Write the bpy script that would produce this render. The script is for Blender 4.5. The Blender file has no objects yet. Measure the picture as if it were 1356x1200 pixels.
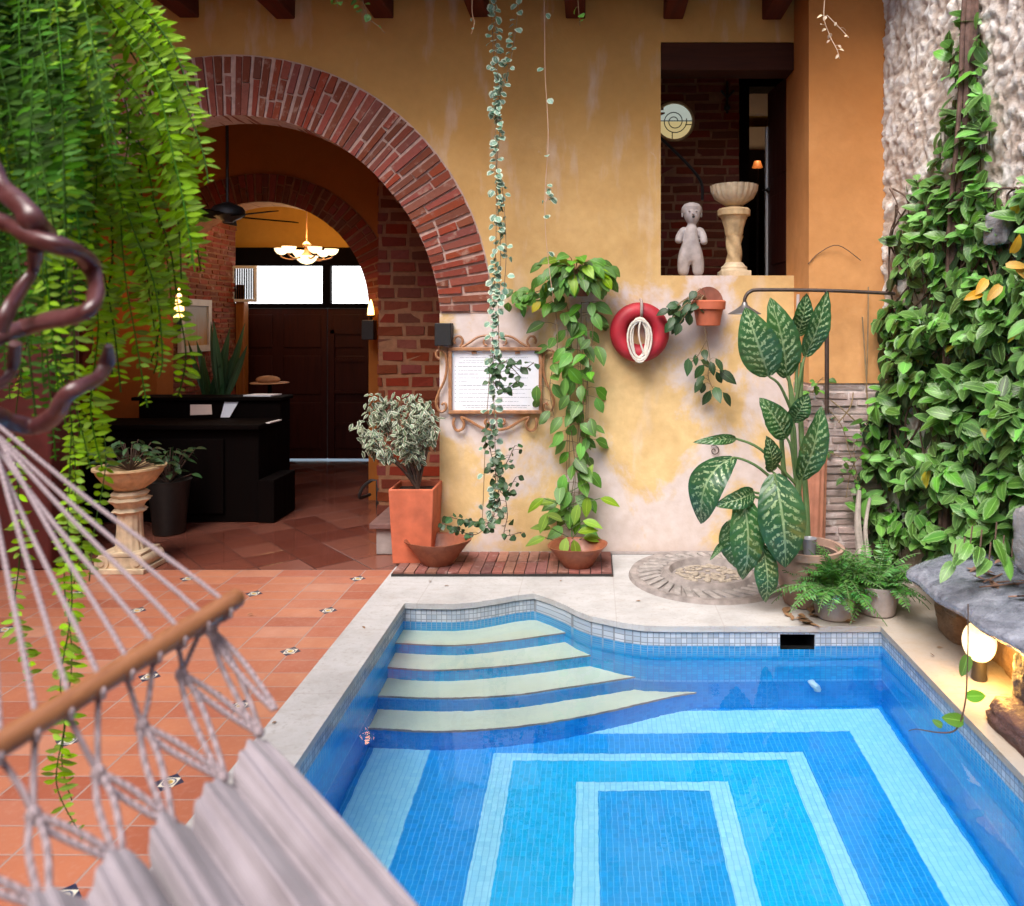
import bpy, math, random
from mathutils import Vector, Matrix, noise
random.seed(7)
R = math.radians
V = Vector
scene = bpy.context.scene
# ---------------------------------------------------------------- camera, sky, sun, exposure
cam_d = bpy.data.cameras.new('camera'); cam = bpy.data.objects.new('camera', cam_d)
scene.collection.objects.link(cam); scene.camera = cam
cam.location = (0, 0, 1.75); cam.rotation_euler = (R(90), 0, 0)
cam_d.sensor_width = 36; cam_d.sensor_fit = 'HORIZONTAL'; cam_d.lens = 26.81
cam_d.shift_x = -0.0789; cam_d.shift_y = -0.1254
cam_d.clip_start = 0.05; cam_d.clip_end = 400
cam_d.dof.use_dof = True; cam_d.dof.focus_distance = 5.2; cam_d.dof.aperture_fstop = 2.9
SUN_EL, SUN_AZ = 56, -155
world = bpy.data.worlds.new('World'); scene.world = world; world.use_nodes = True
wt = world.node_tree; sky = wt.nodes.new('ShaderNodeTexSky'); sky.sky_type = 'NISHITA'
sky.sun_disc = False; sky.sun_elevation = R(SUN_EL); sky.sun_rotation = R(SUN_AZ)
sky.air_density = 1.0; sky.dust_density = 4.0; sky.ozone_density = 0.6
wt.links.new(sky.outputs[0], wt.nodes['Background'].inputs[0]); wt.nodes['Background'].inputs[1].default_value = 0.15
sl = bpy.data.lights.new('sun', 'SUN'); sl.energy = 2.2; sl.angle = R(40); sl.color = (1, 0.97, 0.93)
so = bpy.data.objects.new('sun', sl); scene.collection.objects.link(so)
so.rotation_euler = (R(90 - SUN_EL), 0, R(180 - SUN_AZ))
so.rotation_euler = V((math.sin(R(SUN_AZ)) * math.cos(R(SUN_EL)), math.cos(R(SUN_AZ)) * math.cos(R(SUN_EL)), math.sin(R(SUN_EL)))).to_track_quat('Z', 'Y').to_euler()
vs = scene.view_settings; vs.view_transform = 'Standard'; vs.look = 'None'; vs.gamma = 1; vs.exposure = 1.0
vs.use_curve_mapping = False
cy = scene.cycles
cy.use_denoising = True; cy.max_bounces = 12; cy.diffuse_bounces = 5; cy.glossy_bounces = 4; cy.transmission_bounces = 8
cy.transparent_max_bounces = 8; cy.sample_clamp_indirect = 8; cy.blur_glossy = 0.3
cy.caustics_refractive = True; cy.caustics_reflective = False

# ---------------------------------------------------------------- helpers
F, CX, CY, H = 1010.0, 785.0, 430.0, 1.75
def P(x, y, Y): return V(((x - CX) * Y / F, Y, H - (y - CY) * Y / F))
def lerp(a, b, t): return a + (b - a) * t
def rr(a, b): return random.uniform(a, b)
ORG = {}
COL = scene.collection
def tag(o, label=None, cat=None, group=None, kind=None):
    if label: o['label'] = label
    if cat: o['category'] = cat
    if group: o['group'] = group
    if kind: o['kind'] = kind
    return o
def thing(name, label, cat, loc=(0, 0, 0), group=None):
    o = bpy.data.objects.new(name, None); COL.objects.link(o); o.location = loc
    o.empty_display_size = 0.05; ORG[o.name] = V(loc)
    return tag(o, label, cat, group)
class MB:
    def __init__(s): s.v = []; s.f = []; s.uv = {}; s.at = {}
    def add(s, vs, fs, uvs=None):
        b = len(s.v); s.v += [tuple(v) for v in vs]
        for i, f in enumerate(fs): s.f.append(tuple(b + k for k in f))
        if uvs:
            for i, u in enumerate(uvs): s.uv[b + i] = u
    def box(s, a, b, j=0.0):
        x0, y0, z0 = a; x1, y1, z1 = b
        vs = [V((x, y, z)) for z in (z0, z1) for y in (y0, y1) for x in (x0, x1)]
        if j: vs = [v + V((rr(-j, j), rr(-j, j), rr(-j, j))) for v in vs]
        s.add(vs, [(0, 2, 3, 1), (4, 5, 7, 6), (0, 1, 5, 4), (2, 6, 7, 3), (0, 4, 6, 2), (1, 3, 7, 5)])
    def obox(s, c, ax, ay, az, j=0.0):
        c = V(c); ax = V(ax); ay = V(ay); az = V(az)
        vs = [c + ax * i + ay * k + az * l + V((rr(-j, j), rr(-j, j), rr(-j, j))) for l in (-1, 1) for k in (-1, 1) for i in (-1, 1)]
        s.add(vs, [(0, 2, 3, 1), (4, 5, 7, 6), (0, 1, 5, 4), (2, 6, 7, 3), (0, 4, 6, 2), (1, 3, 7, 5)])
    def quad(s, a, b, c, d, uv=True): s.add([a, b, c, d], [(0, 1, 2, 3)], [(0, 0), (1, 0), (1, 1), (0, 1)])
    def tube(s, pts, rad, seg=8, sm=0, cap=True, flat=1.0):
        pts = [V(p) for p in pts]
        if not hasattr(rad, '__len__'): rad = [rad] * len(pts)
        if sm: pts, rad = catmull(pts, rad, sm)
        n = len(pts); t0 = (pts[1] - pts[0]).normalized()
        up = V((0, 0, 1)) if abs(t0.z) < .9 else V((0, 1, 0))
        a = t0.cross(up).normalized(); vs = []
        for i, p in enumerate(pts):
            t = (pts[min(i + 1, n - 1)] - pts[max(i - 1, 0)])
            t = t.normalized() if t.length > 1e-9 else t0
            a = (a - t * a.dot(t)); a = a.normalized() if a.length > 1e-6 else t.orthogonal().normalized()
            b = t.cross(a)
            for k in range(seg):
                an = 2 * math.pi * k / seg
                vs.append(p + (a * math.cos(an) + b * math.sin(an) * flat) * rad[i])
        fs = []
        for i in range(n - 1):
            for k in range(seg):
                k2 = (k + 1) % seg; fs.append((i * seg + k, i * seg + k2, (i + 1) * seg + k2, (i + 1) * seg + k))
        if cap: fs += [tuple(range(seg - 1, -1, -1)), tuple((n - 1) * seg + k for k in range(seg))]
        s.add(vs, fs)
    def lathe(s, c, prof, seg=32, fn=None, sx=1.0, sy=1.0, cap=True):
        c = V(c); vs = []; n = len(prof)
        for i, (r, z) in enumerate(prof):
            for k in range(seg):
                an = 2 * math.pi * k / seg; rr_ = r * (fn(an, i, z) if fn else 1)
                vs.append(c + V((rr_ * math.cos(an) * sx, rr_ * math.sin(an) * sy, z)))
        fs = []
        for i in range(n - 1):
            for k in range(seg):
                k2 = (k + 1) % seg; fs.append((i * seg + k, i * seg + k2, (i + 1) * seg + k2, (i + 1) * seg + k))
        if cap: fs += [tuple(range(seg - 1, -1, -1)), tuple((n - 1) * seg + k for k in range(seg))]
        s.add(vs, fs)
    def sphere(s, c, r, seg=16, rings=10, sq=(1, 1, 1)):
        c = V(c); vs = [c + V((0, 0, -r * sq[2]))]; fs = []
        for i in range(1, rings):
            th = math.pi * i / rings
            for k in range(seg):
                an = 2 * math.pi * k / seg
                vs.append(c + V((r * sq[0] * math.sin(th) * math.cos(an), r * sq[1] * math.sin(th) * math.sin(an), -r * sq[2] * math.cos(th))))
        vs.append(c + V((0, 0, r * sq[2])))
        for k in range(seg):
            k2 = (k + 1) % seg; fs.append((0, 1 + k2, 1 + k)); last = 1 + (rings - 2) * seg
            fs.append((last + k, last + k2, len(vs) - 1))
            for i in range(rings - 2): fs.append((1 + i * seg + k, 1 + i * seg + k2, 1 + (i + 1) * seg + k2, 1 + (i + 1) * seg + k))
        s.add(vs, fs)
    def grid(s, fn, nu, nv, uv=True):
        vs = []; uvs = []
        for j in range(nv + 1):
            for i in range(nu + 1): vs.append(fn(i / nu, j / nv)); uvs.append((i / nu, j / nv))
        s.add(vs, [(j * (nu + 1) + i, j * (nu + 1) + i + 1, (j + 1) * (nu + 1) + i + 1, (j + 1) * (nu + 1) + i) for j in range(nv) for i in range(nu)], uvs)
    def leaf(s, p, d, n, L, W, shape='ovate', fold=.25, curl=.6, nv=4, nu=2, wav=0):
        p = V(p); d = V(d).normalized(); n = V(n); n = n - d * n.dot(d)
        n = n.normalized() if n.length > 1e-5 else d.orthogonal().normalized(); sd = d.cross(n)
        c = p.copy(); vs = []; uvs = []; ph = rr(0, 6)
        for j in range(nv + 1):
            t = j / nv; a = curl * t; dj = d * math.cos(a) - n * math.sin(a); nj = n * math.cos(a) + d * math.sin(a)
            if j: c = c + dj * (L / nv)
            if shape == 'heart': w = (max(t, .03) ** .42) * ((1 - t) ** .75) * 1.45
            elif shape == 'round': w = math.sqrt(max(0, 1 - (2 * t - 1) ** 2)) * .98 + .03
            elif shape == 'lance': w = math.sin(math.pi * min(1, t * .93 + .05)) ** 1.1
            else: w = math.sin(math.pi * (t ** .8) * .97 + .05)
            w = max(w, .02) * W / 2
            for i in range(nu + 1):
                u = 2 * i / nu - 1
                vs.append(c + sd * u * w + nj * (abs(u) * w * fold + wav * math.sin(ph + 9 * t) * abs(u) * u)); uvs.append((i / nu, t))
        m = nu + 1
        s.add(vs, [(j * m + i, j * m + i + 1, (j + 1) * m + i + 1, (j + 1) * m + i) for j in range(nv) for i in range(nu)], uvs)
    def build(s, name, mat, parent=None, smooth=True, sharp=40, kind=None, bevel=0):
        org = ORG.get(parent.name, V((0, 0, 0))) if parent else V((0, 0, 0))
        me = bpy.data.meshes.new(name)
        me.from_pydata([(v[0] - org.x, v[1] - org.y, v[2] - org.z) for v in s.v], [], s.f)
        if s.uv:
            ul = me.uv_layers.new(name='UVMap'); li = [0] * len(me.loops); me.loops.foreach_get('vertex_index', li)
            fl = []
            for i in li: fl += s.uv.get(i, (0, 0))
            ul.data.foreach_set('uv', fl)
        for nm, vals in s.at.items():
            a = me.attributes.new(nm, 'FLOAT', 'POINT'); a.data.foreach_set('value', vals)
        me.materials.append(mat); me.update()
        if smooth:
            me.polygons.foreach_set('use_smooth', [True] * len(me.polygons))
            if sharp < 180: me.set_sharp_from_angle(angle=R(sharp))
        o = bpy.data.objects.new(name, me); COL.objects.link(o); ORG[o.name] = org
        if bevel:
            b = o.modifiers.new('bevel', 'BEVEL'); b.width = bevel; b.segments = 2; b.limit_method = 'ANGLE'; b.harden_normals = False
        if parent: o.parent = parent
        if kind: o['kind'] = kind
        return o
def catmull(pts, rad, k):
    n = len(pts); out = []; ro = []
    for i in range(n - 1):
        p0, p1, p2, p3 = pts[max(i - 1, 0)], pts[i], pts[i + 1], pts[min(i + 2, n - 1)]
        for j in range(k):
            t = j / k
            out.append(.5 * ((2 * p1) + (p2 - p0) * t + (2 * p0 - 5 * p1 + 4 * p2 - p3) * t * t + (3 * p1 - p0 - 3 * p2 + p3) * t ** 3))
            ro.append(lerp(rad[i], rad[i + 1], t))
    return out + [pts[-1]], ro + [rad[-1]]
def cr(pts, k=6): return catmull([V(p) for p in pts], [0] * len(pts), k)[0]
def interp(tab, x):
    if x <= tab[0][0]: return tab[0][1]
    for (a, b), (c, d) in zip(tab, tab[1:]):
        if x <= c: return b + (d - b) * (x - a) / (c - a)
    return tab[-1][1]
def skin_obj(name, chains, mat, parent, sub=2, voxel=0):
    """one continuous surface from joints: chains of (position, radius); chain starts may name a joint (chain, index) to branch from"""
    vs = []; es = []; rs = []; idx = []; roots = []
    for ch in chains:
        ids = []
        for p in ch:
            if p[0] == 'at': ids.append(idx[p[1]][p[2]]); continue
            vs.append(p[0]); rs.append(p[1]); ids.append(len(vs) - 1)
            if len(ids) == 1: roots.append(ids[0])
        es += list(zip(ids, ids[1:])); idx.append(ids)
    org = ORG.get(parent.name, V((0, 0, 0)))
    me = bpy.data.meshes.new(name); me.from_pydata([tuple(V(v) - org) for v in vs], es, [])
    o = bpy.data.objects.new(name, me); COL.objects.link(o); o.parent = parent; ORG[o.name] = org
    m = o.modifiers.new('skin', 'SKIN'); m.use_smooth_shade = True
    for i, sv in enumerate(me.skin_vertices[0].data):
        r = rs[i]; sv.radius = r if hasattr(r, '__len__') else (r, r); sv.use_root = (i in roots)
    s2 = o.modifiers.new('sub', 'SUBSURF'); s2.levels = sub; s2.render_levels = sub
    if voxel:
        q = o.modifiers.new('fuse', 'REMESH'); q.mode = 'VOXEL'; q.voxel_size = voxel; q.use_smooth_shade = True
        q = o.modifiers.new('soft', 'SMOOTH'); q.factor = .5; q.iterations = 6
    me.materials.append(mat)
    return o

# ---------------------------------------------------------------- materials
class MT:
    def __init__(s, name, rough=.6, spec=.5, metal=0):
        s.m = bpy.data.materials.new(name); s.m.use_nodes = True; s.t = s.m.node_tree
        s.b = s.t.nodes['Principled BSDF']; s.out = s.t.nodes['Material Output']
        s.b.inputs['Roughness'].default_value = rough; s.b.inputs['Specular IOR Level'].default_value = spec; s.b.inputs['Metallic'].default_value = metal
    def put(s, sock, v):
        if isinstance(v, bpy.types.NodeSocket): s.t.links.new(v, sock)
        elif hasattr(v, '__len__'): sock.default_value = tuple(v) + ((1,) if len(v) == 3 and sock.type == 'RGBA' else ())
        else: sock.default_value = v
    def n(s, ty, ins=None, **pr):
        nd = s.t.nodes.new('ShaderNode' + ty)
        for k, v in pr.items(): setattr(nd, k, v)
        for k, v in (ins or {}).items(): s.put(nd.inputs[k], v)
        return nd
    def math(s, op, a, b=0, c=0): return s.n('Math', {0: a, 1: b, 2: c}, operation=op).outputs[0]
    def mul(s, a, b): return s.math('MULTIPLY', a, b)
    def addn(s, a, b): return s.math('ADD', a, b)
    def mix(s, f, a, b, bt='MIX'):
        nd = s.n('Mix', data_type='RGBA', blend_type=bt); s.put(nd.inputs[0], f); s.put(nd.inputs[6], a); s.put(nd.inputs[7], b); return nd.outputs[2]
    def pos(s): return s.n('NewGeometry').outputs['Position']
    def rnd(s): return s.n('NewGeometry').outputs['Random Per Island']
    def uv(s): return s.n('UVMap').outputs[0]
    def map(s, v, sc=(1, 1, 1), rot=(0, 0, 0), loc=(0, 0, 0)): return s.n('Mapping', {'Vector': v, 'Scale': sc, 'Rotation': rot, 'Location': loc}).outputs[0]
    def noise(s, sc, v=None, det=4, ro=.55, dist=0, out=0):
        return s.n('TexNoise', {'Vector': v if v is not None else s.pos(), 'Scale': sc, 'Detail': det, 'Roughness': ro, 'Distortion': dist}).outputs[out]
    def vor(s, sc, v=None, feat='F1', out='Distance'): return s.n('TexVoronoi', {'Vector': v if v is not None else s.pos(), 'Scale': sc}, feature=feat).outputs[out]
    def white(s, v): return s.n('TexWhiteNoise', {'Vector': v}, noise_dimensions='3D').outputs['Value']
    def ramp(s, f, st):
        nd = s.n('ValToRGB', {0: f}); el = nd.color_ramp.elements
        while len(el) < len(st): el.new(.5)
        for e, (p, c) in zip(el, st):
            e.position = p; c = c if hasattr(c, '__len__') else (c, c, c); e.color = tuple(c) + (1,)
        return nd.outputs[0]
    def rng(s, v, a, b, c=0, d=1): return s.n('MapRange', {'Value': v, 1: a, 2: b, 3: c, 4: d}).outputs[0]
    def sep(s, v): return s.n('SeparateXYZ', {0: v}).outputs
    def comb(s, x, y, z=0): return s.n('CombineXYZ', {0: x, 1: y, 2: z}).outputs[0]
    def bump(s, h, st=.3, d=.01):
        nd = s.n('Bump', {'Height': h, 'Strength': st, 'Distance': d}); s.t.links.new(nd.outputs[0], s.b.inputs['Normal']); return nd.outputs[0]
    def color(s, c): s.put(s.b.inputs['Base Color'], c); return s
    def rough(s, r): s.put(s.b.inputs['Roughness'], r); return s
    def emit(s, c, st): s.put(s.b.inputs['Emission Color'], c); s.put(s.b.inputs['Emission Strength'], st); return s
    def leafy(s, tr=.3, tcol=None):
        t = s.n('BsdfTranslucent'); col = s.b.inputs['Base Color']
        if tcol: s.put(t.inputs[0], tcol)
        elif col.is_linked: s.t.links.new(col.links[0].from_socket, t.inputs[0])
        mx = s.n('MixShader', {0: tr, 1: s.b.outputs[0], 2: t.outputs[0]}); s.t.links.new(mx.outputs[0], s.out.inputs[0]); return s
def hsvvar(m, col, f, h=.02, v=.35, sat=.1):
    """per-piece tint: f in 0..1"""
    nd = m.n('HueSaturation', {'Color': col}); m.put(nd.inputs['Hue'], m.rng(f, 0, 1, .5 - h, .5 + h))
    m.put(nd.inputs['Value'], m.rng(m.math('FRACT', m.mul(f, 7.31)), 0, 1, 1 - v, 1 + v)); m.put(nd.inputs['Saturation'], m.rng(m.math('FRACT', m.mul(f, 3.77)), 0, 1, 1 - sat, 1 + sat))
    return nd.outputs[0]

def mk_plain(name, c, rough=.6, var=.15, sc=8, bump=.1, spec=.5, metal=0):
    m = MT(name, rough, spec, metal); n = m.noise(sc, det=5)
    m.color(m.mix(m.rng(n, .3, .7), [x * (1 - var) for x in c], [min(1, x * (1 + var)) for x in c]))
    m.rough(m.rng(m.noise(sc * 3), .3, .7, rough - .08, min(1, rough + .08)))
    if bump: m.bump(m.noise(sc * 6, det=6), bump, .004)
    return m.m
def mk_plaster(name, top, low, worn, wear=True):
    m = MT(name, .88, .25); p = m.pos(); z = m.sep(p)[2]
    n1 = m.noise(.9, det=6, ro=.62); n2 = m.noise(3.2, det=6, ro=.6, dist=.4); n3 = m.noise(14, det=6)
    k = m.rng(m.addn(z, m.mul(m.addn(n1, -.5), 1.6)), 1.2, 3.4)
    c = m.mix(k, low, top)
    c = m.mix(m.rng(n2, .35, .7), c, m.mix(.35, c, [x * .75 for x in top]))
    if wear:
        w = m.noise(1.35, m.map(p, loc=(3.1, 0, 1.7), sc=(1, 1, .85)), det=8, ro=.62, dist=.3)
        thr = m.addn(m.rng(z, .1, 2.0, .43, .50), m.rng(z, 1.9, 2.9, 0, .17))
        mk = m.rng(m.math('SUBTRACT', w, thr), 0, .07)
        c = m.mix(m.mul(mk, .8), c, worn)
        st = m.noise(6, m.map(p, sc=(1, 1, .25)), det=5); c = m.mix(m.mul(m.rng(st, .55, .75), .35), c, worn)
        # browner uneven band at the foot of the wall
        c = m.mix(m.mul(m.rng(m.addn(z, m.mul(n2, .12)), .16, .02), .5), c, (.35, .22, .15))
    c = m.mix(m.rng(n3, .3, .75, 0, .22), c, [x * .6 for x in top])
    # a top darker than low puts eave shade into the colour
    m.color(c); m.bump(m.addn(m.mul(n2, 1.0), m.mul(n3, .35)), .35, .02)
    return m.m
def mk_brick(name, a, b, v=.3, mortary=None, soot=0):
    m = MT(name, .85, .25); r = m.rnd(); c = m.mix(r, a, b); c = hsvvar(m, c, r, .012, v)
    n = m.noise(28, det=5); c = m.mix(m.rng(n, .5, .75, 0, .5), c, [x * .45 for x in a])
    if mortary: c = m.mix(m.rng(m.noise(9, det=6, ro=.65), .56, .66, 0, .75), c, mortary)
    m.color(c); m.bump(m.noise(60, det=5), .5, .004); return m.m

PLASTER = mk_plaster('ochre_plaster', (.48, .26, .08), (.76, .545, .27), (.66, .60, .63))  # wall and pillar tops are darkened for the eave's shade
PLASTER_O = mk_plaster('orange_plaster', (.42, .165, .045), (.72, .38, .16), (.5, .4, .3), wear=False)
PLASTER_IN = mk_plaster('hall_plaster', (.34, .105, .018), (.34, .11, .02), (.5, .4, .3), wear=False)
BRICK = mk_brick('red_brick', (.25, .068, .038), (.17, .042, .028), .24, (.36, .22, .17))
BRICK_D = mk_brick('dark_red_brick', (.19, .04, .02), (.13, .028, .015), .2)
BRICK_W = mk_brick('whitewashed_brick', (.50, .40, .38), (.38, .27, .25), .25, (.62, .56, .55))
MORTAR = mk_plain('mortar', (.44, .29, .24), .9, .2, 20, .4)
MORTAR_D = mk_plain('ochre_mortar', (.24, .11, .055), .9, .2, 20, .4)
MORTAR_W = mk_plain('pale_mortar', (.55, .47, .45), .9, .2, 20, .4)
def mk_wood(name, a, b, rough=.5, sc=(2, 30, 30), bump=.2, spec=.4):
    m = MT(name, rough, spec); p = m.map(m.pos(), sc=sc); n = m.noise(1.0, p, det=6, ro=.6, dist=.6)
    m.color(m.mix(m.rng(n, .3, .7), a, b)); m.bump(n, bump, .004); m.rough(m.rng(n, .3, .7, rough - .1, rough + .1)); return m.m
WOOD_BEAM = mk_wood('dark_red_beam', (.060, .013, .008), (.11, .026, .015), .85, (25, 2, 25), .4, .1)
WOOD_DARK = mk_wood('dark_wood', (.0025, .0014, .0013), (.005, .0025, .002), .85, (20, 20, 2), .2, .06)
WOOD_DOOR = mk_wood('door_wood', (.035, .007, .005), (.06, .013, .008), .5, (25, 25, 2), .2, .25)
WOOD_POST = mk_wood('honey_wood', (.38, .14, .025), (.25, .08, .015), .5, (30, 30, 3))
WOOD_BAR = mk_wood('varnished_bar', (.30, .13, .055), (.20, .075, .03), .34, (40, 6, 40), .15, .5)
WOOD_LIANA = mk_wood('twisted_liana', (.05, .012, .013), (.10, .032, .034), .36, (14, 14, 14), .5, .6)
WOOD_BOWL = mk_wood('carved_bowl', (.30, .10, .05), (.20, .06, .032), .45, (18, 5, 18), .25)
IRON = mk_plain('black_iron', (.02, .018, .017), .5, .2, 30, .2)
IRON_RUST = mk_plain('rusty_iron', (.045, .026, .020), .55, .4, 25, .3)
IRON_BROWN = mk_plain('brown_iron', (.34, .16, .075), .5, .3, 25, .25)
TERRA = mk_plain('terracotta', (.50, .125, .06), .75, .25, 7, .2)
TERRA_D = mk_plain('brown_clay', (.20, .07, .045), .8, .3, 9, .3)
CREAM = mk_plain('cream_stone', (.58, .46, .31), .8, .3, 10, .4)
CREAM_D = mk_plain('ochre_stone', (.52, .37, .20), .8, .35, 12, .4)
STATUE = mk_plain('weathered_white', (.42, .37, .36), .85, .25, 14, .3)
CONC = mk_plain('grey_concrete', (.30, .26, .25), .9, .25, 9, .4)
BLACK = mk_plain('black_recess', (.006, .006, .007), .6, .1, 10, 0)
WHITE = mk_plain('white_paint', (.74, .73, .72), .5, .05, 10, .05)
PAPER = mk_plain('white_paper', (.78, .80, .86), .7, .03, 30, .02)
INK = mk_plain('faded_ink', (.16, .18, .25), .8, .1, 30, 0)
SOIL = mk_plain('dark_soil', (.035, .022, .015), .95, .4, 40, .8)
RED = mk_plain('red_vinyl', (.34, .012, .024), .55, .3, 7, .25)
ROPE_W = mk_plain('white_rope', (.62, .57, .50), .85, .15, 60, .5)
def mk_foliage(name, c, c2, v=.35, rough=.42, tr=.3, spec=.45, edge=None, yellow=0, eo=0):
    m = MT(name, rough, spec); r = m.rnd(); col = m.mix(r, c, c2); col = hsvvar(m, col, r, .025, v, .12)
    if yellow: col = m.mix(m.math('GREATER_THAN', m.math('FRACT', m.mul(r, 13.7)), 1 - yellow), col, (.50, .42, .03))
    uvs = m.sep(m.uv()); u = m.math('ABSOLUTE', m.addn(uvs[0], -.5))
    col = m.mix(m.rng(u, .0, .05, .45, 0), col, [min(1, x * 2.0 + .03) for x in c2])
    if edge:
        nn = m.noise(9, m.comb(m.mul(uvs[0], 2), uvs[1], m.mul(r, 40)), det=4)
        col = m.mix(m.rng(m.addn(u, m.mul(m.addn(nn, -.5), .7 if eo else .5)), .26 + eo, .36 + eo), col, edge)
    m.color(col); m.bump(m.math('SINE', m.mul(m.addn(uvs[1], m.mul(u, -.7)), 42)), .12, .004)
    m.leafy(tr); return m.m
LEAF = mk_foliage('pothos_leaf', (.055, .18, .03), (.17, .36, .06), .4, edge=None, yellow=.012)
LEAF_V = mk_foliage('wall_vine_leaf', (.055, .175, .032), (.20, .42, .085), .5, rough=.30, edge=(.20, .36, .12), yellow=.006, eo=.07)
LEAF_B = mk_foliage('blue_green_leaf', (.07, .17, .12), (.20, .36, .26), .35, edge=(.5, .6, .46))
LEAF_L = mk_foliage('lime_leaf', (.16, .34, .03), (.30, .45, .05), .25, tr=.4)
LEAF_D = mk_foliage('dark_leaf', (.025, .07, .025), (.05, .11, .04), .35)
LEAF_F = mk_foliage('variegated_ficus_leaf', (.06, .11, .06), (.13, .18, .10), .45, edge=(.50, .52, .40), tr=.15)
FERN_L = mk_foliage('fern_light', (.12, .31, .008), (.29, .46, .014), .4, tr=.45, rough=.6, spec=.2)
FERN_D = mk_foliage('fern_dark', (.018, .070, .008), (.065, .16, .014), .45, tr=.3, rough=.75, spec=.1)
FERN_P = mk_foliage('pot_fern', (.06, .19, .035), (.12, .30, .07), .35, tr=.3)
STEM = mk_plain('vine_stem', (.22, .15, .08), .8, .3, 20, .3)
STEM_D = mk_plain('dark_stem', (.085, .05, .035), .85, .3, 20, .4)
STEM_G = mk_plain('green_stem', (.10, .17, .06), .6, .2, 20, .1)
def mk_dieff():
    m = MT('dumb_cane_leaf', .36, .5); uvs = m.sep(m.uv()); u = m.math('ABSOLUTE', m.mul(m.addn(uvs[0], -.5), 2)); r = m.n('ObjectInfo').outputs['Random']
    ph = m.addn(m.mul(m.math('SUBTRACT', uvs[1], m.mul(u, .16)), 62), m.mul(m.noise(7, m.comb(uvs[0], m.mul(uvs[1], 2), m.mul(r, 30)), det=3), 9))
    st = m.rng(m.math('SINE', ph), .15, .55)
    spk = m.rng(m.noise(26, m.comb(m.mul(uvs[0], .6), uvs[1], m.mul(r, 20)), det=3), .42, .54)
    edge = m.rng(m.addn(u, m.mul(m.noise(5, m.comb(uvs[0], uvs[1], r)), .3)), .78, 1.0, 1, 0)
    mask = m.mul(m.mul(st, spk), edge); mid = m.rng(u, .03, .07, 1, 0)
    c = m.mix(r, (.018, .075, .03), (.035, .12, .035)); c = m.mix(m.mul(m.math('MAXIMUM', mask, m.mul(mid, .8)), .85), c, (.42, .55, .30))
    sp_ = m.noise(3.5, m.comb(m.mul(uvs[0], 1.2), m.mul(uvs[1], 1.5), m.mul(r, 50)), det=6, ro=.7); c = m.mix(m.mul(m.rng(sp_, .64, .70), m.rng(u, .3, .9)), c, (.20, .13, .04))
    c = m.mix(m.rng(m.noise(2, m.comb(uvs[0], uvs[1], m.mul(r, 9)), det=2), .35, .7, 0, .5), c, (.05, .15, .03))
    m.color(c); m.bump(m.math('SINE', m.mul(m.math('SUBTRACT', uvs[1], m.mul(u, .16)), 62)), .25, .004); m.leafy(.2); return m.m
DIEFF = mk_dieff()
def mk_tiles():
    m = MT('terracotta_tiles', .42, .45); x, y, z = m.sep(m.pos())[0:3]
    tx = m.math('DIVIDE', m.addn(x, 1.62 + 2.925), .2925); ty = m.math('DIVIDE', m.addn(y, 4.35), .1461)
    fx = m.math('FLOOR', tx); fy = m.math('FLOOR', ty); rx = m.math('FRACT', tx); ry = m.math('FRACT', ty)
    dx = m.mul(m.math('MINIMUM', rx, m.math('SUBTRACT', 1, rx)), .2925); dy = m.mul(m.math('MINIMUM', ry, m.math('SUBTRACT', 1, ry)), .1461)
    g = m.rng(m.math('MINIMUM', m.addn(dx, 0), m.addn(dy, .0012)), .0028, .0052, 1, 0)
    rn = m.white(m.comb(fx, fy, 3)); c = m.ramp(rn, [(0, (.30, .085, .048)), (.3, (.40, .14, .075)), (.6, (.45, .18, .10)), (.85, (.36, .11, .064)), (1, (.48, .235, .15))])
    c = m.mix(m.rng(m.noise(5, det=6, ro=.65), .35, .7, 0, .4), c, (.30, .10, .065)); c = m.mix(m.rng(m.noise(40, det=4), .5, .8, 0, .3), c, (.50, .29, .22))
    c = m.mix(g, c, (.33, .235, .21))
    # small hand painted diamond insets where four tiles meet, every other line
    px_ = m.math('DIVIDE', m.addn(x, 1.62 + 5.85), .585); cxn = m.math('ROUND', px_); par = m.math('MULTIPLY', m.math('FRACT', m.mul(cxn, .5)), 1.0)
    py_ = m.math('SUBTRACT', m.math('DIVIDE', m.addn(y, -4.087 + 11.69), .5844), par); ddx = m.mul(m.math('SUBTRACT', px_, cxn), .585); ddy = m.mul(m.math('SUBTRACT', py_, m.math('ROUND', py_)), .5844)
    dd = m.addn(m.math('ABSOLUTE', ddx), m.math('ABSOLUTE', ddy)); rad = m.math('SQRT', m.addn(m.mul(ddx, ddx), m.mul(ddy, ddy)))
    ins = m.math('LESS_THAN', dd, .058); ci = m.mix(m.math('GREATER_THAN', m.math('MAXIMUM', m.math('ABSOLUTE', ddx), m.math('ABSOLUTE', ddy)), .030), (.62, .58, .48), (.02, .025, .06))
    ci = m.mix(m.math('LESS_THAN', rad, .013), ci, (.50, .33, .05)); ci = m.mix(m.mul(m.math('LESS_THAN', rad, .026), m.math('GREATER_THAN', rad, .020)), ci, (.05, .07, .14)); c = m.mix(ins, c, ci)
    m.color(c); m.rough(m.rng(m.noise(7, det=4), .3, .7, .30, .5)); m.bump(m.addn(m.mul(g, -.6), m.addn(m.mul(rn, .15), m.mul(m.noise(30), .25))), .4, .006); return m.m
TILES = mk_tiles()
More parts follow.
